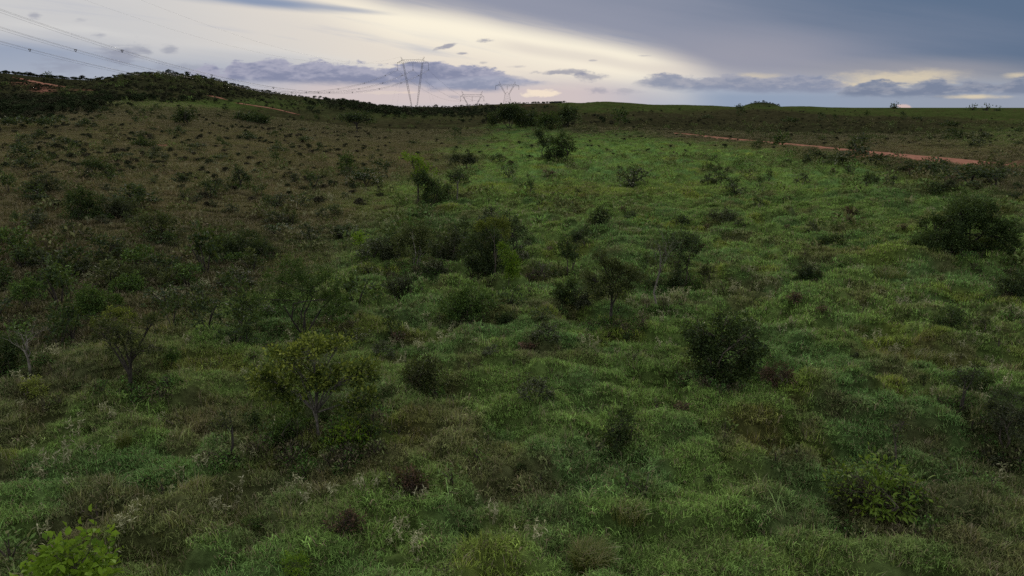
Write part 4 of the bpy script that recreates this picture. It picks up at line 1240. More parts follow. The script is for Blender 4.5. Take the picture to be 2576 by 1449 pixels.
T('dark_bush', 'green bush hugging the right foot of the feathery tree', 'bush', 850, 800, 735, 80, 'bush', 'green', 'bark', stems=3, dens=.8)
T('dark_bush', 'leafy dark bush left of the slim mound tree', 'bush', 1425, 766, 698, 84, 'bush', 'dark', 'bark', stems=3, dens=1, short='dark bush left of the mound tree')
T('grey_bush', 'greyish rounded bush against the left side of the grassy mound', 'bush', 1468, 772, 722, 50, 'low', 'grey', 'bark', dens=1)
T('dark_bush', 'dark twiggy bush between the tiered tree and half-bare tree', 'bush', 1463, 622, 568, 66, 'round', 'deep', 'bark', stems=3, dens=.8, fork=.3)
T('bare_shrub', 'leaning half-leafless shrub left below the tiered tree', 'bush', 1362, 712, 655, 66, 'airy', 'grey', 'bark', stems=2, dens=.5, bare=2)
T('twiggy_shrub', 'narrow twiggy shrub right of the domed tree', 'bush', 1777, 712, 660, 46, 'round', 'olive', 'bark', stems=3, dens=.7)
T('small_bush', 'small glossy dark bush right of the twiggy shrub foot', 'bush', 1700, 720, 690, 40, 'bush', 'dark', 'bark', dens=.9)
T('round_bush', 'compact dark bush alone on the bright green mat', 'bush', 2026, 700, 663, 58, 'bush', 'deep', 'bark', stems=3, dens=1.1, short='compact dark bush on the green mat')
T('small_bush', 'small rust grey bush below the compact dark bush', 'bush', 1998, 760, 735, 38, 'bush', 'rust', 'bark', dens=1)
T('low_bush', 'low dark bush with broad leaves beside the large round tree', 'bush', 2092, 616, 597, 62, 'low', 'dark', 'bark', dens=1.1)
T('edge_bush', 'dark brown bush cut by the right edge', 'bush', 2556, 745, 680, 110, 'bush', 'deep', 'bark', stems=4, dens=1.0, short='dark bush at the right edge')
T('scrub_bush', 'ragged dark bush in yellow grass at right', 'bush', 2385, 828, 772, 92, 'bush', 'dark', 'bark', stems=3, dens=.7)
T('scrub_bush', 'thin olive bush right beside the ragged dark bush', 'bush', 2455, 836, 790, 66, 'airy', 'olive', 'bark', stems=3, dens=.8)
T('thin_sapling', 'sparse upright sapling in the right foreground', 'tree', 2412, 1045, 912, 90, 'sapling', 'deep', 'barkdark', stems=2, fork=.5, dens=.4, short='sparse sapling in the right foreground')
T('dark_bush', 'dark leafy bush behind the sparse sapling', 'bush', 2440, 990, 930, 100, 'low', 'dark', 'bark', stems=3, dens=.6)
T('grey_tree', 'grey-green bush tree with twin stems at the right edge', 'tree', 2530, 1118, 985, 140, 'round', 'grey', 'bark', stems=2, fork=.4, dens=.7, short='grey-green bush tree at the right edge')
T('red_bush', 'russet twiggy bush on the left of the sparse sapling row', 'bush', 1960, 968, 912, 80, 'low', 'rust', 'bark', stems=3, dens=.8)
T('dark_bush', 'ragged blackish bush in the centre foreground', 'bush', 1560, 1135, 1020, 92, 'bush', 'dark', 'bark', stems=2, dens=.6, short='ragged blackish bush in the centre foreground', fork=.4)
T('russet_bush', 'small dead bush with russet brown leaves in the foreground', 'bush', 1032, 1243, 1172, 84, 'bush', 'rust', 'barkdark', stems=4, dens=1.0, short='russet dead bush')
T('dead_bush', 'grey brown dried tangle left below the russet bush', 'bush', 872, 1345, 1268, 92, 'low', 'rust', 'barkdark', stems=4, dens=.5)
T('thin_sapling', 'wispy sapling behind the glossy yellow green shrub', 'tree', 2242, 1178, 1045, 70, 'sapling', 'olive', 'bark', fork=.5, dens=.35)
T('glossy_shrub', 'glossy yellow green shrub with large leaves at lower right', 'bush', 2212, 1305, 1162, 215, 'bush', 'glossy', 'bark', stems=5, dens=.55, lsize=.18, aspect=.36, single=298, short='glossy yellow green shrub',
  lobes=[(-.1, .86, .38, .13), (-.62, .66, .28, .12), (-.72, .40, .30, .14), (-.2, .55, .4, .16), (.30, .62, .36, .18), (.62, .44, .34, .2), (.1, .3, .55, .18), (-.35, .28, .4, .14)])
T('understory_bush', 'dark twiggy undergrowth left behind the glossy shrub', 'bush', 2130, 1285, 1175, 120, 'low', 'olive', 'bark', stems=4, dens=.35)
T('fine_bush', 'fine-leaved yellow green bush at the bottom edge', 'bush', 742, 1462, 1385, 90, 'round', 'bright', 'bark', stems=3, dens=.45, lsize=.07, aspect=.25, short='fine-leaved bush at the bottom edge')
T('fine_bush', 'small yellow bushy herb at the bottom left of centre', 'bush', 640, 1340, 1290, 60, 'round', 'green', 'bark', stems=3, dens=.5, lsize=.06, aspect=.25)
T('mid_bush', 'small dark bush below the wide central bush', 'bush', 1277, 815, 785, 54, 'bush', 'dark', 'bark', dens=.9)
T('mid_bush', 'lime green little bush at the left of the dull thickets', 'bush', 905, 620, 580, 28, 'bush', 'bright', 'bark', dens=.8)
T('mid_bush', 'pair-stemmed dark bush above the green central mat', 'bush', 1512, 558, 520, 44, 'bush', 'deep', 'bark', stems=2, dens=1)
T('mid_bush', 'glossy dark bush behind the bare upper limbs', 'bush', 1716, 562, 540, 42, 'low', 'deep', 'bark', dens=1)
T('mid_bush', 'rounded brown bush right above the domed tree', 'bush', 1812, 555, 528, 80, 'low', 'grey', 'bark', dens=.8)
dead_tree('fallen_branch', 'broken pale branch lying in the grass left of the ragged bush', 2262, 770, 735, 70, None, 'barkpale', 9, 3, 2, 'branch')
# big leafy bush at the bottom-left corner, close to the viewer
by = 14.4
u_ = (195 - 1288) * S / FPX; zt = CAMZ + by * tan_el(1352)
bx = u_ * (by * CP - (zt - CAMZ - 1) * SP)
T('bright_bush', 'bright lime broadleaf bush rising into the bottom left corner', 'bush', 195, 1500, 1340, 225, 'bush', 'bright', 'bark', stems=4, dens=.8, lsize=.185, aspect=.55, single=298, base=(bx, by, float(height(bx, by)[0])),
  lobes=[(-.05, .78, .28, .13), (.42, .85, .24, .14), (.5, .60, .38, .2), (-.45, .60, .32, .18), (0, .5, .5, .22), (-.7, .4, .3, .2), (.2, .25, .7, .22)], short='bright bush in the bottom left corner')
pass


# ------------------------------------------------------------------ tussocks, one thing each
def tussock(X, Y, W, H, label, mat, seed, nb=420, tintc=None):
    p = ground(X, Y); sc = scale_at(p); R = W * sc / 2
    me = blade_clump(nb, R * .7, H * .6, H, .018, .42, 3, mat, seed, .28)
    o = link('grass_tussock', me, loc=(p[0], p[1], p[2] - .03)); o.rotation_euler[2] = seed
    tag(o, label, 'grass tuft', 'tall grass tufts')
    return o


mt, nt = new_mat('tussock_blades')
r = island(nt)
c = mixc(nt, r, (.075, .11, .02), (.17, .18, .04)); c = mixc(nt, (r * 5.3)._m('FRACT').ss(.84, .88), c, (.26, .20, .10))
finish(nt, c, .5, .25, .3)
M['tussock'] = mt
tussock(1488, 1420, 135, .95, 'tall yellow green grass tussock at the bottom centre', M['tussock'], 3, 900)
tussock(1580, 1300, 120, .75, 'loose brownish grass tuft behind the bottom tussock', M['tussock'], 4, 300)
tussock(312, 1122, 50, .95, 'stiff brown-stemmed grass tuft in the left foreground', M['tussock'], 5, 160)
tussock(770, 925, 90, .7, 'yellow grass tuft between the crooked trunk and broad tree', M['tussock'], 6, 300)
tussock(2235, 690, 120, .8, 'yellow green grass tuft left below the round tree', M['tussock'], 7, 500)
tussock(2330, 905, 110, .8, 'arching green grass tuft behind the sparse sapling', M['tussock'], 8, 500)
tussock(2160, 830, 60, .6, 'small yellow grass tuft on the mat below the dark bush', M['tussock'], 9, 220)
tussock(1585, 585, 90, .8, 'yellow grass tuft behind the half-bare tree', M['tussock'], 10, 400)
tussock(1840, 590, 70, .7, 'yellow grass tuft right of the domed tree', M['tussock'], 12, 300)

# ------------------------------------------------------------------ many smaller bushes, each its own object
KINDS = [('deep', .85, 1.0, 'blackish'), ('deep', .6, 1.35, 'blackish'), ('dark', 1.0, .9, 'dark green'), ('dark', .7, 1.2, 'dark green'), ('grey', .75, 1.1, 'grey-green'), ('olive', .8, 1.1, 'olive'), ('green', .85, 1.0, 'mid-green'), ('rust', .6, 1.2, 'russet brown')]
bush_lib = []
for bi, (lf, hh, ww, tone) in enumerate(KINDS * 2):
    rg = np.random.default_rng(900 + bi)
    g = Geo(); P_, D_, N_ = [], [], []
    for (u, v, ru, rv) in PRESET[['bush', 'low', 'round', 'umbrella', 'dome', 'bush', 'tall', 'low'][(bi * 3 + bi // 8) % 8]]:
        nc = 9; d = rdir(nc, .2, rg); rr = .4 + .65 * rg.random(nc)
        r = np.array([ru * .5, ru * .45, rv])
        cp = np.array([u * .5, rg.uniform(-.2, .2), v]) + d * r * rr[:, None]
        ci = rg.integers(0, nc, 62)
        P = cp[ci] + rg.normal(size=(62, 3)) * np.array([.055, .055, .06]); P[:, 2] = np.maximum(P[:, 2], .02)
        P_.append(P); D_.append(d[ci] + rdir(62, .3, rg)); N_.append(rdir(62, 1.3, rg))
    P = np.concatenate(P_); D = np.concatenate(D_); Nn = np.concatenate(N_)
    v, f = leaves_geo(P, D, Nn, .12 * (.6 + .8 * rg.random(len(P))), .055)
    crown = mesh_np('bush_crown', v, f, M[lf], attrs={'tip': ('FLOAT', np.zeros(len(v)))})
    for _ in range(4):
        a = rg.random() * 6.28
        g.tube([(0, 0, -.1), (math.cos(a) * .12, math.sin(a) * .12, .3), (math.cos(a) * .3, math.sin(a) * .3, .68)], [.022, .016, .008], 4)
    bush_lib.append((crown, g.mesh('bush_stems', M['barkdark']), hh, ww, tone))

cand = []
def region(n, x0, x1, y0, y1, kinds, s0, s1, fun=None):
    X = rng.uniform(x0, x1, n * 6); Y = y0 + (y1 - y0) * rng.random(n * 6)
    got = 0
    for a, b in zip(X, Y):
        if fun and rng.random() > fun(a, b): continue
        cand.append((a, b, int(rng.choice(kinds)), rng.uniform(s0, s1) * (1 + .5 * (rng.random() < .12)))); got += 1
        if got >= n: break
region(84, -10, 1160, 300, 520, [0, 1, 2, 3, 4, 8, 9, 10, 12], .9, 3.0, lambda a, b: float(.35 + .65 * (vn(a / 90, b / 30, 700) > 0)))
region(34, 250, 1230, 266, 310, [0, 1, 2, 8, 9], 1.2, 2.8)
region(30, -10, 900, 520, 640, [0, 1, 2, 4, 5, 12, 13], 1.1, 2.4)
region(62, -10, 900, 600, 880, [0, 2, 3, 4, 5, 6, 10, 13, 14, 2, 6], 1.2, 2.6)
region(16, 880, 1400, 560, 900, [2, 3, 4, 5, 6, 10, 13, 14, 7], .8, 1.7)
region(40, 1500, 2570, 296, 350, [0, 1, 2, 4, 8, 9, 12], .8, 2.0, lambda a, b: float(.3 + .7 * (vn(a / 120, b / 20, 710) > -.05)))
region(36, 1750, 2570, 350, 480, [0, 2, 4, 9, 12, 7], .9, 2.1, lambda a, b: float(b > 385 + (a - 1750) * .05 or b < 345 + (a - 1750) * .075))
region(26, 1200, 2300, 380, 640, [2, 3, 4, 7, 15, 12], .5, 1.2)
region(16, 1250, 2560, 700, 1250, [2, 4, 7, 15], .4, .8)
region(14, 2350, 2570, 430, 520, [0, 2, 4, 9], 1.2, 2.4)
# noted ones: X, Y(base), kind, width in grid
NOTED = [(940, 645, 4, 70), (1000, 640, 2, 70), (1095, 690, 4, 60), (1150, 642, 0, 80), (1188, 702, 2, 60), (1312, 664, 4, 60), (1335, 706, 7, 56), (1160, 602, 0, 60), (930, 690, 5, 60), (520, 690, 2, 110), (600, 720, 4, 90), (180, 690, 0, 100), (420, 770, 3, 110), (150, 770, 2, 100), (520, 780, 5, 90), (60, 870, 6, 90), (180, 860, 2, 90), (640, 790, 4, 80), (270, 650, 0, 90), (900, 860, 5, 70), (960, 900, 4, 60), (1330, 980, 5, 60), (1350, 1000, 4, 80), (1620, 680, 2, 50), (1500, 740, 3, 50), (640, 1090, 2, 60), (690, 1120, 6, 70), (930, 1100, 10, 60), (555, 405, 1, 34), (770, 362, 1, 36), (690, 345, 0, 28), (625, 348, 9, 40), (735, 372, 0, 20), (640, 300, 9, 40), (805, 378, 0, 22), (1035, 368, 1, 26), (1250, 412, 0, 40), (385, 425, 9, 34), (440, 300, 9, 26), (360, 345, 9, 46), (160, 370, 9, 70), (60, 400, 9, 80),
         (45, 325, 1, 90), (135, 330, 1, 70), (215, 320, 9, 50), (100, 350, 9, 50), (570, 375, 0, 30), (1148, 345, 0, 30), (1280, 445, 3, 50), (1330, 490, 10, 44), (1235, 560, 4, 60), (1590, 470, 12, 90), (1850, 492, 12, 60), (1905, 520, 0, 34), (1590, 550, 9, 40), (2140, 545, 7, 50),
         (1560, 330, 2, 60), (2350, 441, 9, 90), (2160, 418, 4, 100), (2290, 428, 9, 60), (2440, 462, 9, 120), (2100, 412, 9, 60), (1960, 385, 2, 60), (2050, 400, 9, 50), (1905, 378, 0, 34), (2500, 470, 1, 90), (1750, 620, 2, 26), (1640, 720, 5, 50), (1610, 700, 3, 40), (1080, 640, 9, 70),
         (700, 520, 12, 60), (585, 535, 4, 40), (1385, 445, 7, 46), (1780, 300, 9, 30), (1860, 290, 0, 30), (1980, 318, 1, 50), (2065, 300, 0, 26), (2100, 302, 0, 20), (2180, 298, 2, 20), (2270, 300, 0, 22), (2310, 306, 1, 30), (2380, 330, 1, 60), (2460, 372, 12, 60), (2400, 350, 9, 60)]
npp = unproject_h([c[0] for c in cand] + [q[0] for q in NOTED], [c[1] for c in cand] + [q[1] for q in NOTED])
items = []
for i, p in enumerate(npp):
    d = math.hypot(p[0], p[1])
    if d > 900 or road_dist(p[:1], p[1:2])[0] < 3.0: continue
    if i < len(cand) and 1640 < cand[i][0] < 2570 and 4 < cand[i][1] + 10 * math.sin(cand[i][0] / 60) - np.interp(cand[i][0], [1640, 1890, 2100, 2310, 2520], [333, 359, 381, 403, 432]) < 36: continue
    sc = scale_at(p)
    if i < len(cand): X, Y, k, s = cand[i]
    else: X, Y, k, wg = NOTED[i - len(cand)]; s = wg * sc / bush_lib[k][3]
    if i < len(cand) and any(abs(X - hX) < hW * .45 and hT - 6 < Y < hY + 6 for _, hX, hY, hT, hW in HEROES): continue
    items.append((X, Y, k, s, p, d))
items.sort(key=lambda t: -t[3] / t[5])
items = items[:300]


def words(X, Y, s, tone, k):
    size = 'tiny' if s < .8 else 'small' if s < 1.4 else 'medium' if s < 2.2 else 'big'
    form = {0: 'rounded', 1: 'low wide', 2: 'rounded', 3: 'flat-topped', 4: 'ragged', 5: 'domed', 6: 'upright', 7: 'low'}[k % 8]
    best = min(HEROES, key=lambda h: abs(h[1] - X) + 3.2 * abs(h[2] - Y))
    dx_, dy_ = X - best[1], (Y - best[2]) * 3.2
    far = 'far' if abs(dx_) + abs(dy_) > 260 else 'just' if abs(dx_) + abs(dy_) < 90 else ''
    if abs(dx_) > abs(dy_): rel = 'right of' if dx_ > 0 else 'left of'
    else: rel = 'below' if dy_ > 0 else 'behind'
    return ('%s %s %s bush %s %s the %s' % (size, form, tone, far, rel, best[0])).replace('  ', ' ')


lab = [words(X, Y, s, bush_lib[k][4], k) for (X, Y, k, s, p, d) in items]
from collections import defaultdict
same = defaultdict(list)
for i, l in enumerate(lab): same[l].append(i)
ORD = ['leftmost', 'second from left', 'third from left', 'fourth from left', 'fifth from left', 'sixth from left', 'seventh from left', 'eighth from left', 'ninth from left', 'tenth from left']
for l, ix in same.items():
    if len(ix) > 1:
        ix.sort(key=lambda i: items[i][0])
        for j, i in enumerate(ix):
            o_ = 'rightmost' if j == len(ix) - 1 else ORD[min(j, 9)]
            lab[i] = l + ', ' + o_
            if len(lab[i].split()) > 16: lab[i] = l.replace(' the ', ' ').replace(' standing', '') + ', ' + o_.replace(' from left', ' from left')
            if len(lab[i].split()) > 16: lab[i] = ' '.join(lab[i].split()[:1] + lab[i].split()[-15:])
for i, (X, Y, k, s, p, d) in enumerate(items):
    crown, stem, hh, ww, tone = bush_lib[k]
    sx = s * ww; sz = s * hh * rng.uniform(.75, 1.2); rz = rng.uniform(-.6, .6) + (math.pi if rng.random() < .5 else 0)
    nm = 'bush'
    if d < 130:
        e = bpy.data.objects.new(nm, None); COL.objects.link(e)
        oc = link('crown', crown, e); os_ = link('stem', stem, e)
    else:
        e = link(nm, crown)
    e.location = (p[0], p[1], p[2] - .04 * s); e.scale = (sx, sx, sz); e.rotation_euler = (0, 0, rz)
    tag(e, lab[i], 'bush', 'bushes scattered over the grassland')
pass

# undergrowth standing round the feet of the trees and thickets
prs = [proto('p', leafy_mesh(150, .42, .50, .10, .045, M['herb'], 700 + q, stems=5, H=.5, R=.35, seed=40 + q)) for q in range(5)]
xs, ys, ss = [], [], []
for (_, hX, hY, hT, hW) in HEROES:
    if hY > 1440 or hY < 380: continue
    p = ground(hX, hY); r = hW * scale_at(p) / 2; n = int(np.clip(13 * r * r, 8, 70))
    rr = r * 1.15 * np.sqrt(rng.random(n)); th = rng.random(n) * 6.283
    xs.append(p[0] + rr * np.cos(th)); ys.append(p[1] + rr * np.sin(th) * .9); ss.append(np.full(n, .7 + .14 * min(r, 3)))
x = np.concatenate(xs); y = np.concatenate(ys); s = np.concatenate(ss); n = len(x)
tt = np.array([[.040, .080, .020], [.055, .110, .026], [.070, .085, .034], [.080, .066, .040], [.07, .14, .03]])[rng.integers(0, 5, n)] * (.7 + .6 * rng.random((n, 1)))
scatter('undergrowth', prs, np.column_stack([x, y, height(x, y) - .05]), rng.random(n) * 6.28, rng.normal(size=(n, 2)) * .12, s * (.6 + .8 * rng.random(n)), rng.integers(0, 5, n), tt,
        'dark leafy undergrowth round the feet of the trees', 'undergrowth')

# ------------------------------------------------------------------ distant scrub and woods (masses)
prs = []
for q in range(6):
    rg = np.random.default_rng(950 + q)
    P_, D_ = [], []
    for _ in range(7):
        c = np.array([rg.uniform(-.45, .45), rg.uniform(-.4, .4), rg.uniform(.35, .8)])
        u = rdir(52, .3, rg); P_.append(c + u * np.array([.26, .26, .2]) * (.4 + .6 * rg.random((52, 1)))); D_.append(u + rdir(52, .2, rg) * .6)
    P = np.concatenate(P_); P[:, 2] = np.maximum(P[:, 2], .0)
    v, f = leaves_geo(P, np.concatenate(D_), rdir(len(P), 1.2, rg), .15 * (.7 + .6 * rg.random(len(P))), .09)
    g = Geo(); g.add(v, f, 0); g.tube([(0, 0, -.2), (.03, 0, .5)], [.03, .02], 4, 1)
    prs.append(proto('p', g.mesh('scrub', [M['scrubfar'], M['barkdark']])))


def mass(name, regs, dens_n, s0, s1, cols, label, cat, hs=1.0, dmin=140):
    Xs, Ys, Sc = [], [], []
    for (cx, cy, rx, ry, n, sc) in regs:
        Xs.append(rng.normal(cx, rx, n)); Ys.append(rng.normal(cy, ry, n)); Sc.append(np.full(n, sc))
    X = np.concatenate(Xs); Y = np.concatenate(Ys); Sx = np.concatenate(Sc)
    P = unproject_h(X, Y); d = np.hypot(P[:, 0], P[:, 1])
    ok = (d > dmin) & (d < 1500) & (road_dist(P[:, 0], P[:, 1]) > 1.0)
    P = P[ok]; Sx = Sx[ok]; n = len(P)
    cl_ = sstep(-.2, .25, fbm(P[:, 0] / 14, P[:, 1] / 14, 810, 3)) if name != 'valley_wood' else np.ones(n)
    kp = rng.random(n) < .12 + .88 * cl_
    P, Sx = P[kp], Sx[kp]; dk_ = d[ok][kp]; n = len(P)
    # spread each pick along the ground so that the wood has depth
    j = rng.normal(size=(n, 2)) * (2.5 + .007 * dk_)[:, None]
    P[:, :2] += j; P[:, 2] = height(P[:, 0], P[:, 1])
    s = (s0 + (s1 - s0) * 1.35 * rng.random(n) ** 1.8) * Sx
    t = np.array(cols)[rng.integers(0, len(cols), n)] * (0.75 + .5 * rng.random((n, 1)))
    return scatter(name, prs, P - np.array([0, 0, .1]), rng.random(n) * 6.28, rng.normal(size=(n, 2)) * .06, np.stack([s, s, s * hs * rng.uniform(.7, 1.2, n)], -1), rng.integers(0, 6, n), t, label, cat)


DK = [(.030, .044, .018), (.042, .060, .024), (.050, .052, .028), (.060, .072, .032)]
DL = [(.045, .050, .026), (.055, .052, .032), (.040, .052, .024), (.065, .058, .036)]
mass('valley_wood', [(80, 270, 80, 7, 420, .75), (40, 285, 50, 14, 160, .6), (330, 249, 110, 2, 160, .5), (230, 250, 60, 3, 90, .6), (1060, 280, 90, 6, 420, .95), (950, 270, 50, 5, 160, .85), (1170, 283, 60, 6, 220, .9), (1330, 300, 90, 6, 120, .7), (890, 264, 40, 4, 120, 1.0)],
     0, 2.0, 3.9, DK, 'dark wood filling the valleys behind the grassland', 'wood', .85)
mass('hill_scrub', [(350, 210, 190, 18, 4200, .8), (80, 208, 110, 14, 1400, .8), (600, 238, 110, 12, 1000, .9), (800, 262, 90, 8, 400, .9), (1300, 270, 60, 5, 260, .9), (1918, 262, 30, 5, 160, 1.6), (1450, 300, 120, 8, 160, .9), (1950, 312, 260, 12, 700, .9), (1620, 283, 60, 3, 60, 1.2), (2000, 285, 180, 5, 100, 1.1), (2150, 335, 300, 14, 600, .8), (1700, 310, 120, 6, 120, .9), (2350, 350, 200, 16, 140, .8)],
     0, .45, 1.25, [(.034, .040, .020), (.040, .046, .024), (.044, .044, .026), (.030, .038, .018), (.050, .050, .028)], 'low dark scrub dotting the hills and the far slope', 'scrub', .75)
mass('slope_scrub', [(500, 380, 420, 60, 1300, .9), (250, 330, 260, 40, 700, .9), (900, 330, 200, 30, 600, .9), (2200, 360, 260, 24, 200, .8), (1500, 350, 200, 22, 300, .7)],
     0, .25, 1.25, DK[2:] + DL, 'small dark shrublets speckling the brown slope', 'scrub', .8, 60)
# skyline shrubs along the crests
crest = []
for X0, X1, n in ((0, 700, 420), (700, 1230, 200), (1290, 1420, 60), (1870, 1970, 50)):
    xa = rng.uniform(X0, X1, n)
    for a_ in xa:
        az = AZ(a_, 230); dd = np.exp(np.linspace(math.log(230), math.log(1700), 260))
        hz = height(dd * math.sin(az), dd * math.cos(az)); el = (hz - CAMZ) / dd; q = int(np.argmax(el))
        crest.append((dd[q] * math.sin(az), dd[q] * math.cos(az), hz[q]))
P = np.array(crest); n = len(P); P[:, :2] += rng.normal(size=(n, 2)) * 3; P[:, 2] = height(P[:, 0], P[:, 1]) - .1
s = rng.uniform(.7, 1.7, n) * np.where(np.hypot(P[:, 0], P[:, 1]) > 600, 1.7, 1) * (1 + 1.0 * (rng.random(n) < .04))
scatter('crest_scrub', prs, P, rng.random(n) * 6.28, np.zeros((n, 2)), np.stack([s, s, s * .8], -1), rng.integers(0, 6, n), np.array(DK)[rng.integers(0, 4, n)], 'ragged shrubs lining the hill crests', 'scrub')

# small single trees on the right-hand skyline
for (X, Y, tp_, W, label, kd) in ((2249, 275, 267, 9, 'tiny lone tree on the far right skyline', 'umbrella'), (2446, 283, 276, 26, 'flat dark tree on the right skyline', 'low'), (2482, 283, 274, 12, 'thin twin tree beside the flat one on the skyline', 'sapling'), (2508, 284, 279, 14, 'low dark bush at the right end of the skyline', 'low'),
                               (135, 187, 181, 8, 'tiny tree on the far left skyline', 'umbrella')):
    az = AZ(X, 275); dd = np.exp(np.linspace(math.log(230), math.log(1500), 300))
    hz = height(dd * math.sin(az), dd * math.cos(az)); el = (hz - CAMZ) / dd; q = int(np.argmax(el))
    b = np.array([dd[q] * math.sin(az), dd[q] * math.cos(az), hz[q]])
    hpx = (Y - tp_); Yb = float(project(b[0], b[1], b[2])[1])
    T('skyline_tree', label, 'tree', X, Y, Yb - hpx * .75, W * .85, kd, 'deep', 'barkdark', dens=1, base=b, thick=1.2, seed=int(X))

# ------------------------------------------------------------------ pylons and conductors
def mat_metal(name, col):
    m, nt = new_mat(name)
    tc = nt.nodes.new('ShaderNodeTexCoord'); n = nt.nodes.new('ShaderNodeTexNoise'); n.inputs['Scale'].default_value = .6
    nt.links.new(tc.outputs['Object'], n.inputs['Vector'])
    c = mixc(nt, V(nt, n.outputs[0]).ss(.35, .65), col, tuple(v * .7 for v in col))
    finish(nt, c, .55, 0, .4)
    return m


M['steel'] = mat_metal('galvanised_steel', (.20, .19, .19))
M['paint'] = mat_metal('red_white_steel', (.42, .20, .15))
M['cable'] = mat_metal('cable', (.13, .13, .14))
M['glassy'] = mat_metal('insulator_glass', (.06, .06, .07))


def lattice(g, P0, P1, w0, w1, n, r, ax=np.array([1., 0, 0]), ay=np.array([0, 1., 0])):
    """square lattice mast from P0 to P1"""
    P0 = np.array(P0, float); P1 = np.array(P1, float)
    lv = []
    for k in range(n + 1):
        t = k / n; c = P0 + (P1 - P0) * t; w = w0 + (w1 - w0) * t
        lv.append([c + ax * sx * w / 2 + ay * sy * w / 2 for sx, sy in ((-1, -1), (1, -1), (1, 1), (-1, 1))])
    for k in range(n):
        for q in range(4):
            g.tube([lv[k][q], lv[k + 1][q]], r, 4)
            g.tube([lv[k][q], lv[k + 1][(q + 1) % 4]] if k % 2 else [lv[k][(q + 1) % 4], lv[k + 1][q]], r * .6, 3)


def V_pylon(X, D, topY, armY, halfarm_px, foot_px, leg_top_px, label, hangY, name='guyed_pylon'):
    """two lattice masts leaning outwards from one foot, crossarm, two horns, three insulator strings"""
    k = S / FPX * CP * D * 1.04
    az_x = math.tan(AZ(X, 230)) * D
    z = lambda Y: CAMZ + D * tan_el(Y)
    gz_ = float(height(az_x, D)[0])
    e = bpy.data.objects.new(name, None); COL.objects.link(e); e.location = (az_x, D, gz_); tag(e, label, 'pylon', 'high-voltage pylons')
    r = .085 * D / 750
    za, zt, zh = z(armY) - gz_, z(topY) - gz_, z(hangY) - gz_
    ft, lt, ha = foot_px * k, leg_top_px * k, halfarm_px * k
    for sgn in (-1, 1):
        g = Geo(); lattice(g, (sgn * ft * .5, 0, 0), (sgn * (ft * .5 + (lt - ft * .5) * .5), 0, za * .5), .5, 1.5, 12, r); lattice(g, (sgn * (ft * .5 + (lt - ft * .5) * .5), 0, za * .5), (sgn * lt, 0, za), 1.5, 1.1, 12, r)
        link('mast', g.mesh('mast', M['steel']), e)
        g = Geo()
        tip = np.array([sgn * (lt + 2.2), 0, zt])
        for q in ((sgn * (lt - 1.0), .6, za + 1.6), (sgn * (lt + 1.2), .6, za + 1.6), (sgn * (lt - 1.0), -.6, za + 1.6), (sgn * (lt + 1.2), -.6, za + 1.6)):
            g.tube([q, tip], r, 4)
        for t in (.3, .6):
            a = np.array([sgn * (lt - 1.0), 0, za + 1.6]) * (1 - t) + tip * t; b = np.array([sgn * (lt + 1.2), 0, za + 1.6]) * (1 - t) + tip * t
            g.tube([a, b], r * .7, 3)
        link('horn', g.mesh('horn', M['steel']), e)
        g = Geo()
        for sy in (-1, 1):
            a = np.array([0, 0, za + 1]); g.tube([(sgn * lt, 0, za), (sgn * lt * 2.2, sy * za * .42, float(height(az_x + sgn * lt * 2.2, D + sy * za * .42)[0]) - gz_)], r * .3, 3)
        link('guy_wire', g.mesh('guy_wire', M['cable']), e)
    g = Geo()
    th = 3.0
    xs = np.linspace(-ha, ha, 17)
    prof = lambda x: 0.25 + th * min(1, max(0, (ha - abs(x)) / (ha - lt + .01)))
    for sy in (-.6, .6):
        for a, b in zip(xs[:-1], xs[1:]):
            g.tube([(a, sy, za), (b, sy, za)], r, 4)
            g.tube([(a, sy, za + prof(a)), (b, sy, za + prof(b))], r, 4)
            g.tube([(a, sy, za), (b, sy, za + prof(b))], r * .6, 3)
    for x_ in xs: g.tube([(x_, -.6, za), (x_, .6, za)], r * .6, 3)
    link('crossarm', g.mesh('crossarm', M['steel']), e)
    for x_ in (-ha, 0, ha):
        g = Geo(); zz = np.linspace(za, zh, 22)
        g.tube([(x_, 0, q) for q in zz], [(.10 if i % 2 else .17) * D / 750 for i in range(22)], 6)
        g.tube([(x_ - .6, 0, zh), (x_ + .6, 0, zh)], .22, 4)
        link('insulator', g.mesh('insulator', M['glassy']), e)
    return e, [np.array([az_x + x_, D, gz_ + zh]) for x_ in (-ha, 0, ha)], [np.array([az_x + s_ * (lt + 2.2), D, gz_ + zt]) for s_ in (-1, 1)]


e1, t1, h1 = V_pylon(1041, 750, 143, 158.5, 37.3, 9, 23, 'tallest V-shaped guyed pylon standing above the wooded ridge', 176)
e2, t2, h2 = V_pylon(1187.5, 1000, 228.5, 243.5, 28.3, 9, 21, 'V-shaped pylon half sunk behind the ridge, seen low', 254)
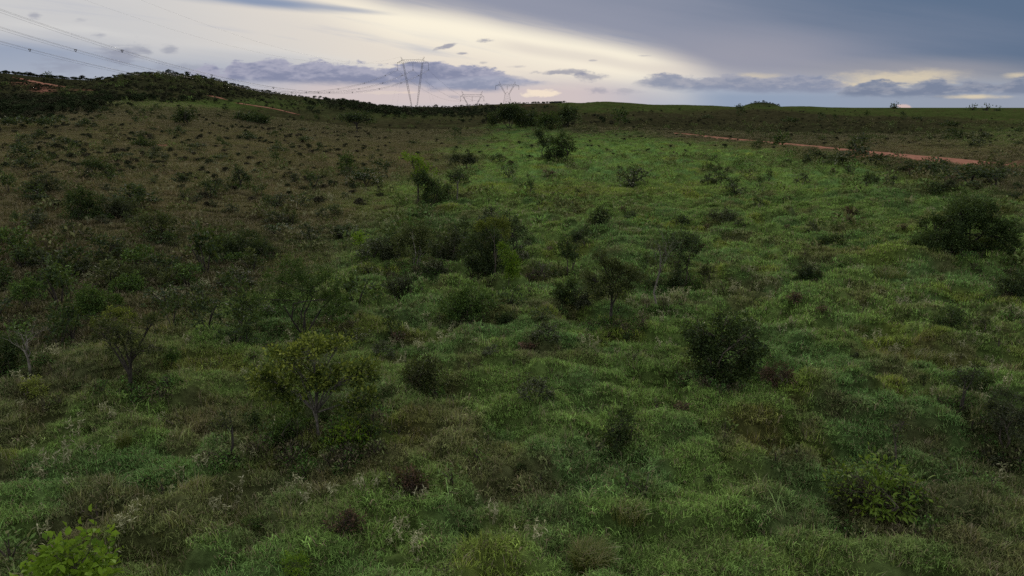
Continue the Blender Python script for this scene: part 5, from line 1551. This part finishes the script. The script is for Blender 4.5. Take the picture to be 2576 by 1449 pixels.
# waisted pylon
D3 = 1180
x3 = math.tan(AZ(1276, 230)) * D3; z3 = lambda Y: CAMZ + D3 * tan_el(Y); g3 = float(height(x3, D3)[0])
k3 = S / FPX * CP * D3 * 1.04
e3 = bpy.data.objects.new('waisted_pylon', None); COL.objects.link(e3); e3.location = (x3, D3, g3); tag(e3, 'waisted lattice pylon on the ridge right of the two V-shaped ones', 'pylon', 'high-voltage pylons')
Z = lambda Y: z3(Y) - g3
r = .15
g = Geo(); lattice(g, (0, 0, 0), (0, 0, Z(237)), 10 * 2 * k3 * .95, 11 * k3, 6, r); link('tower_body', g.mesh('tower_body', M['steel']), e3)
for sgn in (-1, 1):
    g = Geo(); lattice(g, (sgn * 4 * k3, 0, Z(237)), (sgn * 15.5 * k3, 0, Z(216)), 1.2, 2.2, 6, r * .9); g.tube([(sgn * 5 * k3, 0, Z(237)), (0, 0, Z(231))], r, 4); link('arm', g.mesh('arm', M['steel']), e3)
    g = Geo()
    for q in (-1.4, 1.6): g.tube([(sgn * 17 * k3 + sgn * q, 0, Z(214)), (sgn * 19 * k3, 0, Z(205))], r, 4)
    link('horn', g.mesh('horn', M['steel']), e3)
g = Geo(); xs = np.linspace(-28 * k3, 28 * k3, 15)
pf = lambda x: .3 + 2.4 * min(1, (28 * k3 - abs(x)) / (10 * k3))
for a, b in zip(xs[:-1], xs[1:]):
    for sy in (-.7, .7):
        g.tube([(a, sy, Z(216))] + [(b, sy, Z(216))], r, 4); g.tube([(a, sy, Z(216) + pf(a)), (b, sy, Z(216) + pf(b))], r, 4); g.tube([(a, sy, Z(216)), (b, sy, Z(216) + pf(b))], r * .6, 3)
link('crossarm', g.mesh('crossarm', M['steel']), e3)
t3 = []
for x_ in (-28 * k3, 0, 28 * k3):
    g = Geo(); g.tube([(x_, 0, Z(216)), (x_, 0, Z(226))], .24, 5); link('insulator', g.mesh('insulator', M['glassy']), e3); t3.append(np.array([x3 + x_, D3, g3 + Z(226)]))


def span(a, b, sag, n=160, off=(0, 0, 0)):
    t = np.linspace(0, 1, n)[:, None]; p = a * (1 - t) + b * t
    p[:, 2] -= 4 * sag * (t * (1 - t))[:, 0]
    return p + np.array(off)


def line(label, a, b, sag, bundle, r, nsp=12, every=None, name='power_line', group='conductor bundles of the power line'):
    e = bpy.data.objects.new(name, None); COL.objects.link(e); e.location = a; tag(e, label, 'power line', group)
    d = (b - a)[:2]; d = d / np.linalg.norm(d); nrm = np.array([-d[1], d[0]])
    offs = [(-.55, .35), (.55, .35), (0, -.55)] if bundle == 3 else [(0, 0)]
    t = np.linspace(0, 1, 160)
    for (u, w) in offs:
        p = span(a, b, sag) + np.array([nrm[0] * u, nrm[1] * u, w])
        dist = np.hypot(p[:, 0], p[:, 1])
        g = Geo(); g.tube(p - a, r * np.clip(dist / 420, .25, 1.15), 4)
        link('conductor', g.mesh('conductor', M['cable']), e)
    if bundle == 3:
        base_ = span(a, b, sag, 2000)
        L = np.concatenate([[0], np.cumsum(np.linalg.norm(np.diff(base_, axis=0), axis=1))])
        for s_ in np.arange(40, L[-1] - 20, 62):
            q = base_[np.searchsorted(L, s_)]
            if q[1] < 60: continue
            g = Geo(); P3 = [q + np.array([nrm[0] * u, nrm[1] * u, w]) - a for (u, w) in offs]
            for i in range(3): g.tube([P3[i], P3[(i + 1) % 3]], .13, 4)
            link('spacer', g.mesh('spacer', M['steel']), e)
    return e


# previous pylon stands outside the frame, up the hill at the left rear
b0 = np.array([-201.9, 72.6, 78.0]); sag0 = 40.9
dd_ = b0[:2] - t1[1][:2]; nn_ = np.array([-dd_[1], dd_[0]]) / np.hypot(*dd_)
if nn_[0] < 0: nn_ = -nn_
tz = CAMZ + 750 * tan_el(176)
for k, lb in enumerate(('lowest conductor bundle, sinking behind the left hill', 'middle conductor bundle crossing the left sky', 'uppermost conductor bundle sweeping from the left edge to the tall pylon')):
    b = b0.copy(); b[:2] += nn_ * (k - 1) * 19.1
    line(lb, t1[k], b, sag0, 3, .042)
for k, lb in enumerate(('left conductor from the tall pylon down to the low pylon', 'middle conductor from the tall pylon down to the low pylon', 'right conductor from the tall pylon down to the low pylon')):
    line(lb, t1[k], t2[k], 9, 1, .055)
for k in range(2):
    b = b0.copy(); b[:2] += nn_ * (k * 2 - 1) * 12; b[2] += 22
    line(['left', 'right'][k] + ' thin earth wire high in the upper left sky', h1[k], b, 34, 1, .020, name='earth_wire', group='earth wires')
# previous pylon itself, off frame, so that the wires hang from something
gb_ = float(height(b0[0], b0[1])[0])
eP = bpy.data.objects.new('guyed_pylon', None); COL.objects.link(eP); eP.location = (b0[0], b0[1], gb_); tag(eP, 'V-shaped pylon beside the viewpoint holding the wires, outside the frame', 'pylon', 'high-voltage pylons')
g = Geo(); za = b0[2] - gb_ + 6
for sgn in (-1, 1): lattice(g, (sgn * 1.2, 0, 0), (sgn * 9, 0, za), 1.0, 1.4, 16, .1)
for s_ in (-.6, .6): g.tube([(-21, s_, za), (21, s_, za)], .12, 4); g.tube([(-21, s_, za + .3), (-9, s_, za + 3), (9, s_, za + 3), (21, s_, za + .3)], .12, 4)
for k in (-1, 0, 1): g.tube([(nn_[0] * k * 19.1, nn_[1] * k * 19.1, za), (nn_[0] * k * 19.1, nn_[1] * k * 19.1, za - 6)], .12, 5)
for sgn in (-1, 1): g.tube([(sgn * 9, 0, za), (sgn * 12, 0, za + 16)], .15, 4)
link('tower_frame', g.mesh('tower_frame', M['steel']), eP)

# ------------------------------------------------------------------ small roofed shed on the ridge
M['roof'] = mat_metal('dull_roof', (.030, .028, .030)); M['wall'] = mat_metal('dull_wall', (.10, .09, .08))
az = AZ(1398, 255); dd = np.exp(np.linspace(math.log(400), math.log(1500), 300)); hz = height(dd * math.sin(az), dd * math.cos(az)); q = int(np.argmax((hz - CAMZ) / dd))
D_ = dd[q]; e = bpy.data.objects.new('shed', None); COL.objects.link(e); e.location = (D_ * math.sin(az), D_ * math.cos(az), hz[q]); tag(e, 'low dark shed standing on the ridge right of the pylons', 'shed')
k_ = D_ * S / FPX
g = Geo(); g.box((0, 0, .6), (30 * k_ * .92, 6, 1.6)); link('wall', g.mesh('wall', M['wall']), e)
g = Geo(); w_ = 15 * k_
v = [(-w_, -4, 1.4), (w_, -4, 1.4), (w_, 4, 1.4), (-w_, 4, 1.4), (-w_, 0, 2.6), (w_, 0, 2.6)]
g.add(v, [(0, 1, 5), (0, 5, 4), (2, 3, 4), (2, 4, 5), (1, 2, 5), (3, 0, 4), (0, 2, 1), (0, 3, 2)]); link('roof', g.mesh('roof', M['roof']), e)
print('objects', len(scene.objects))
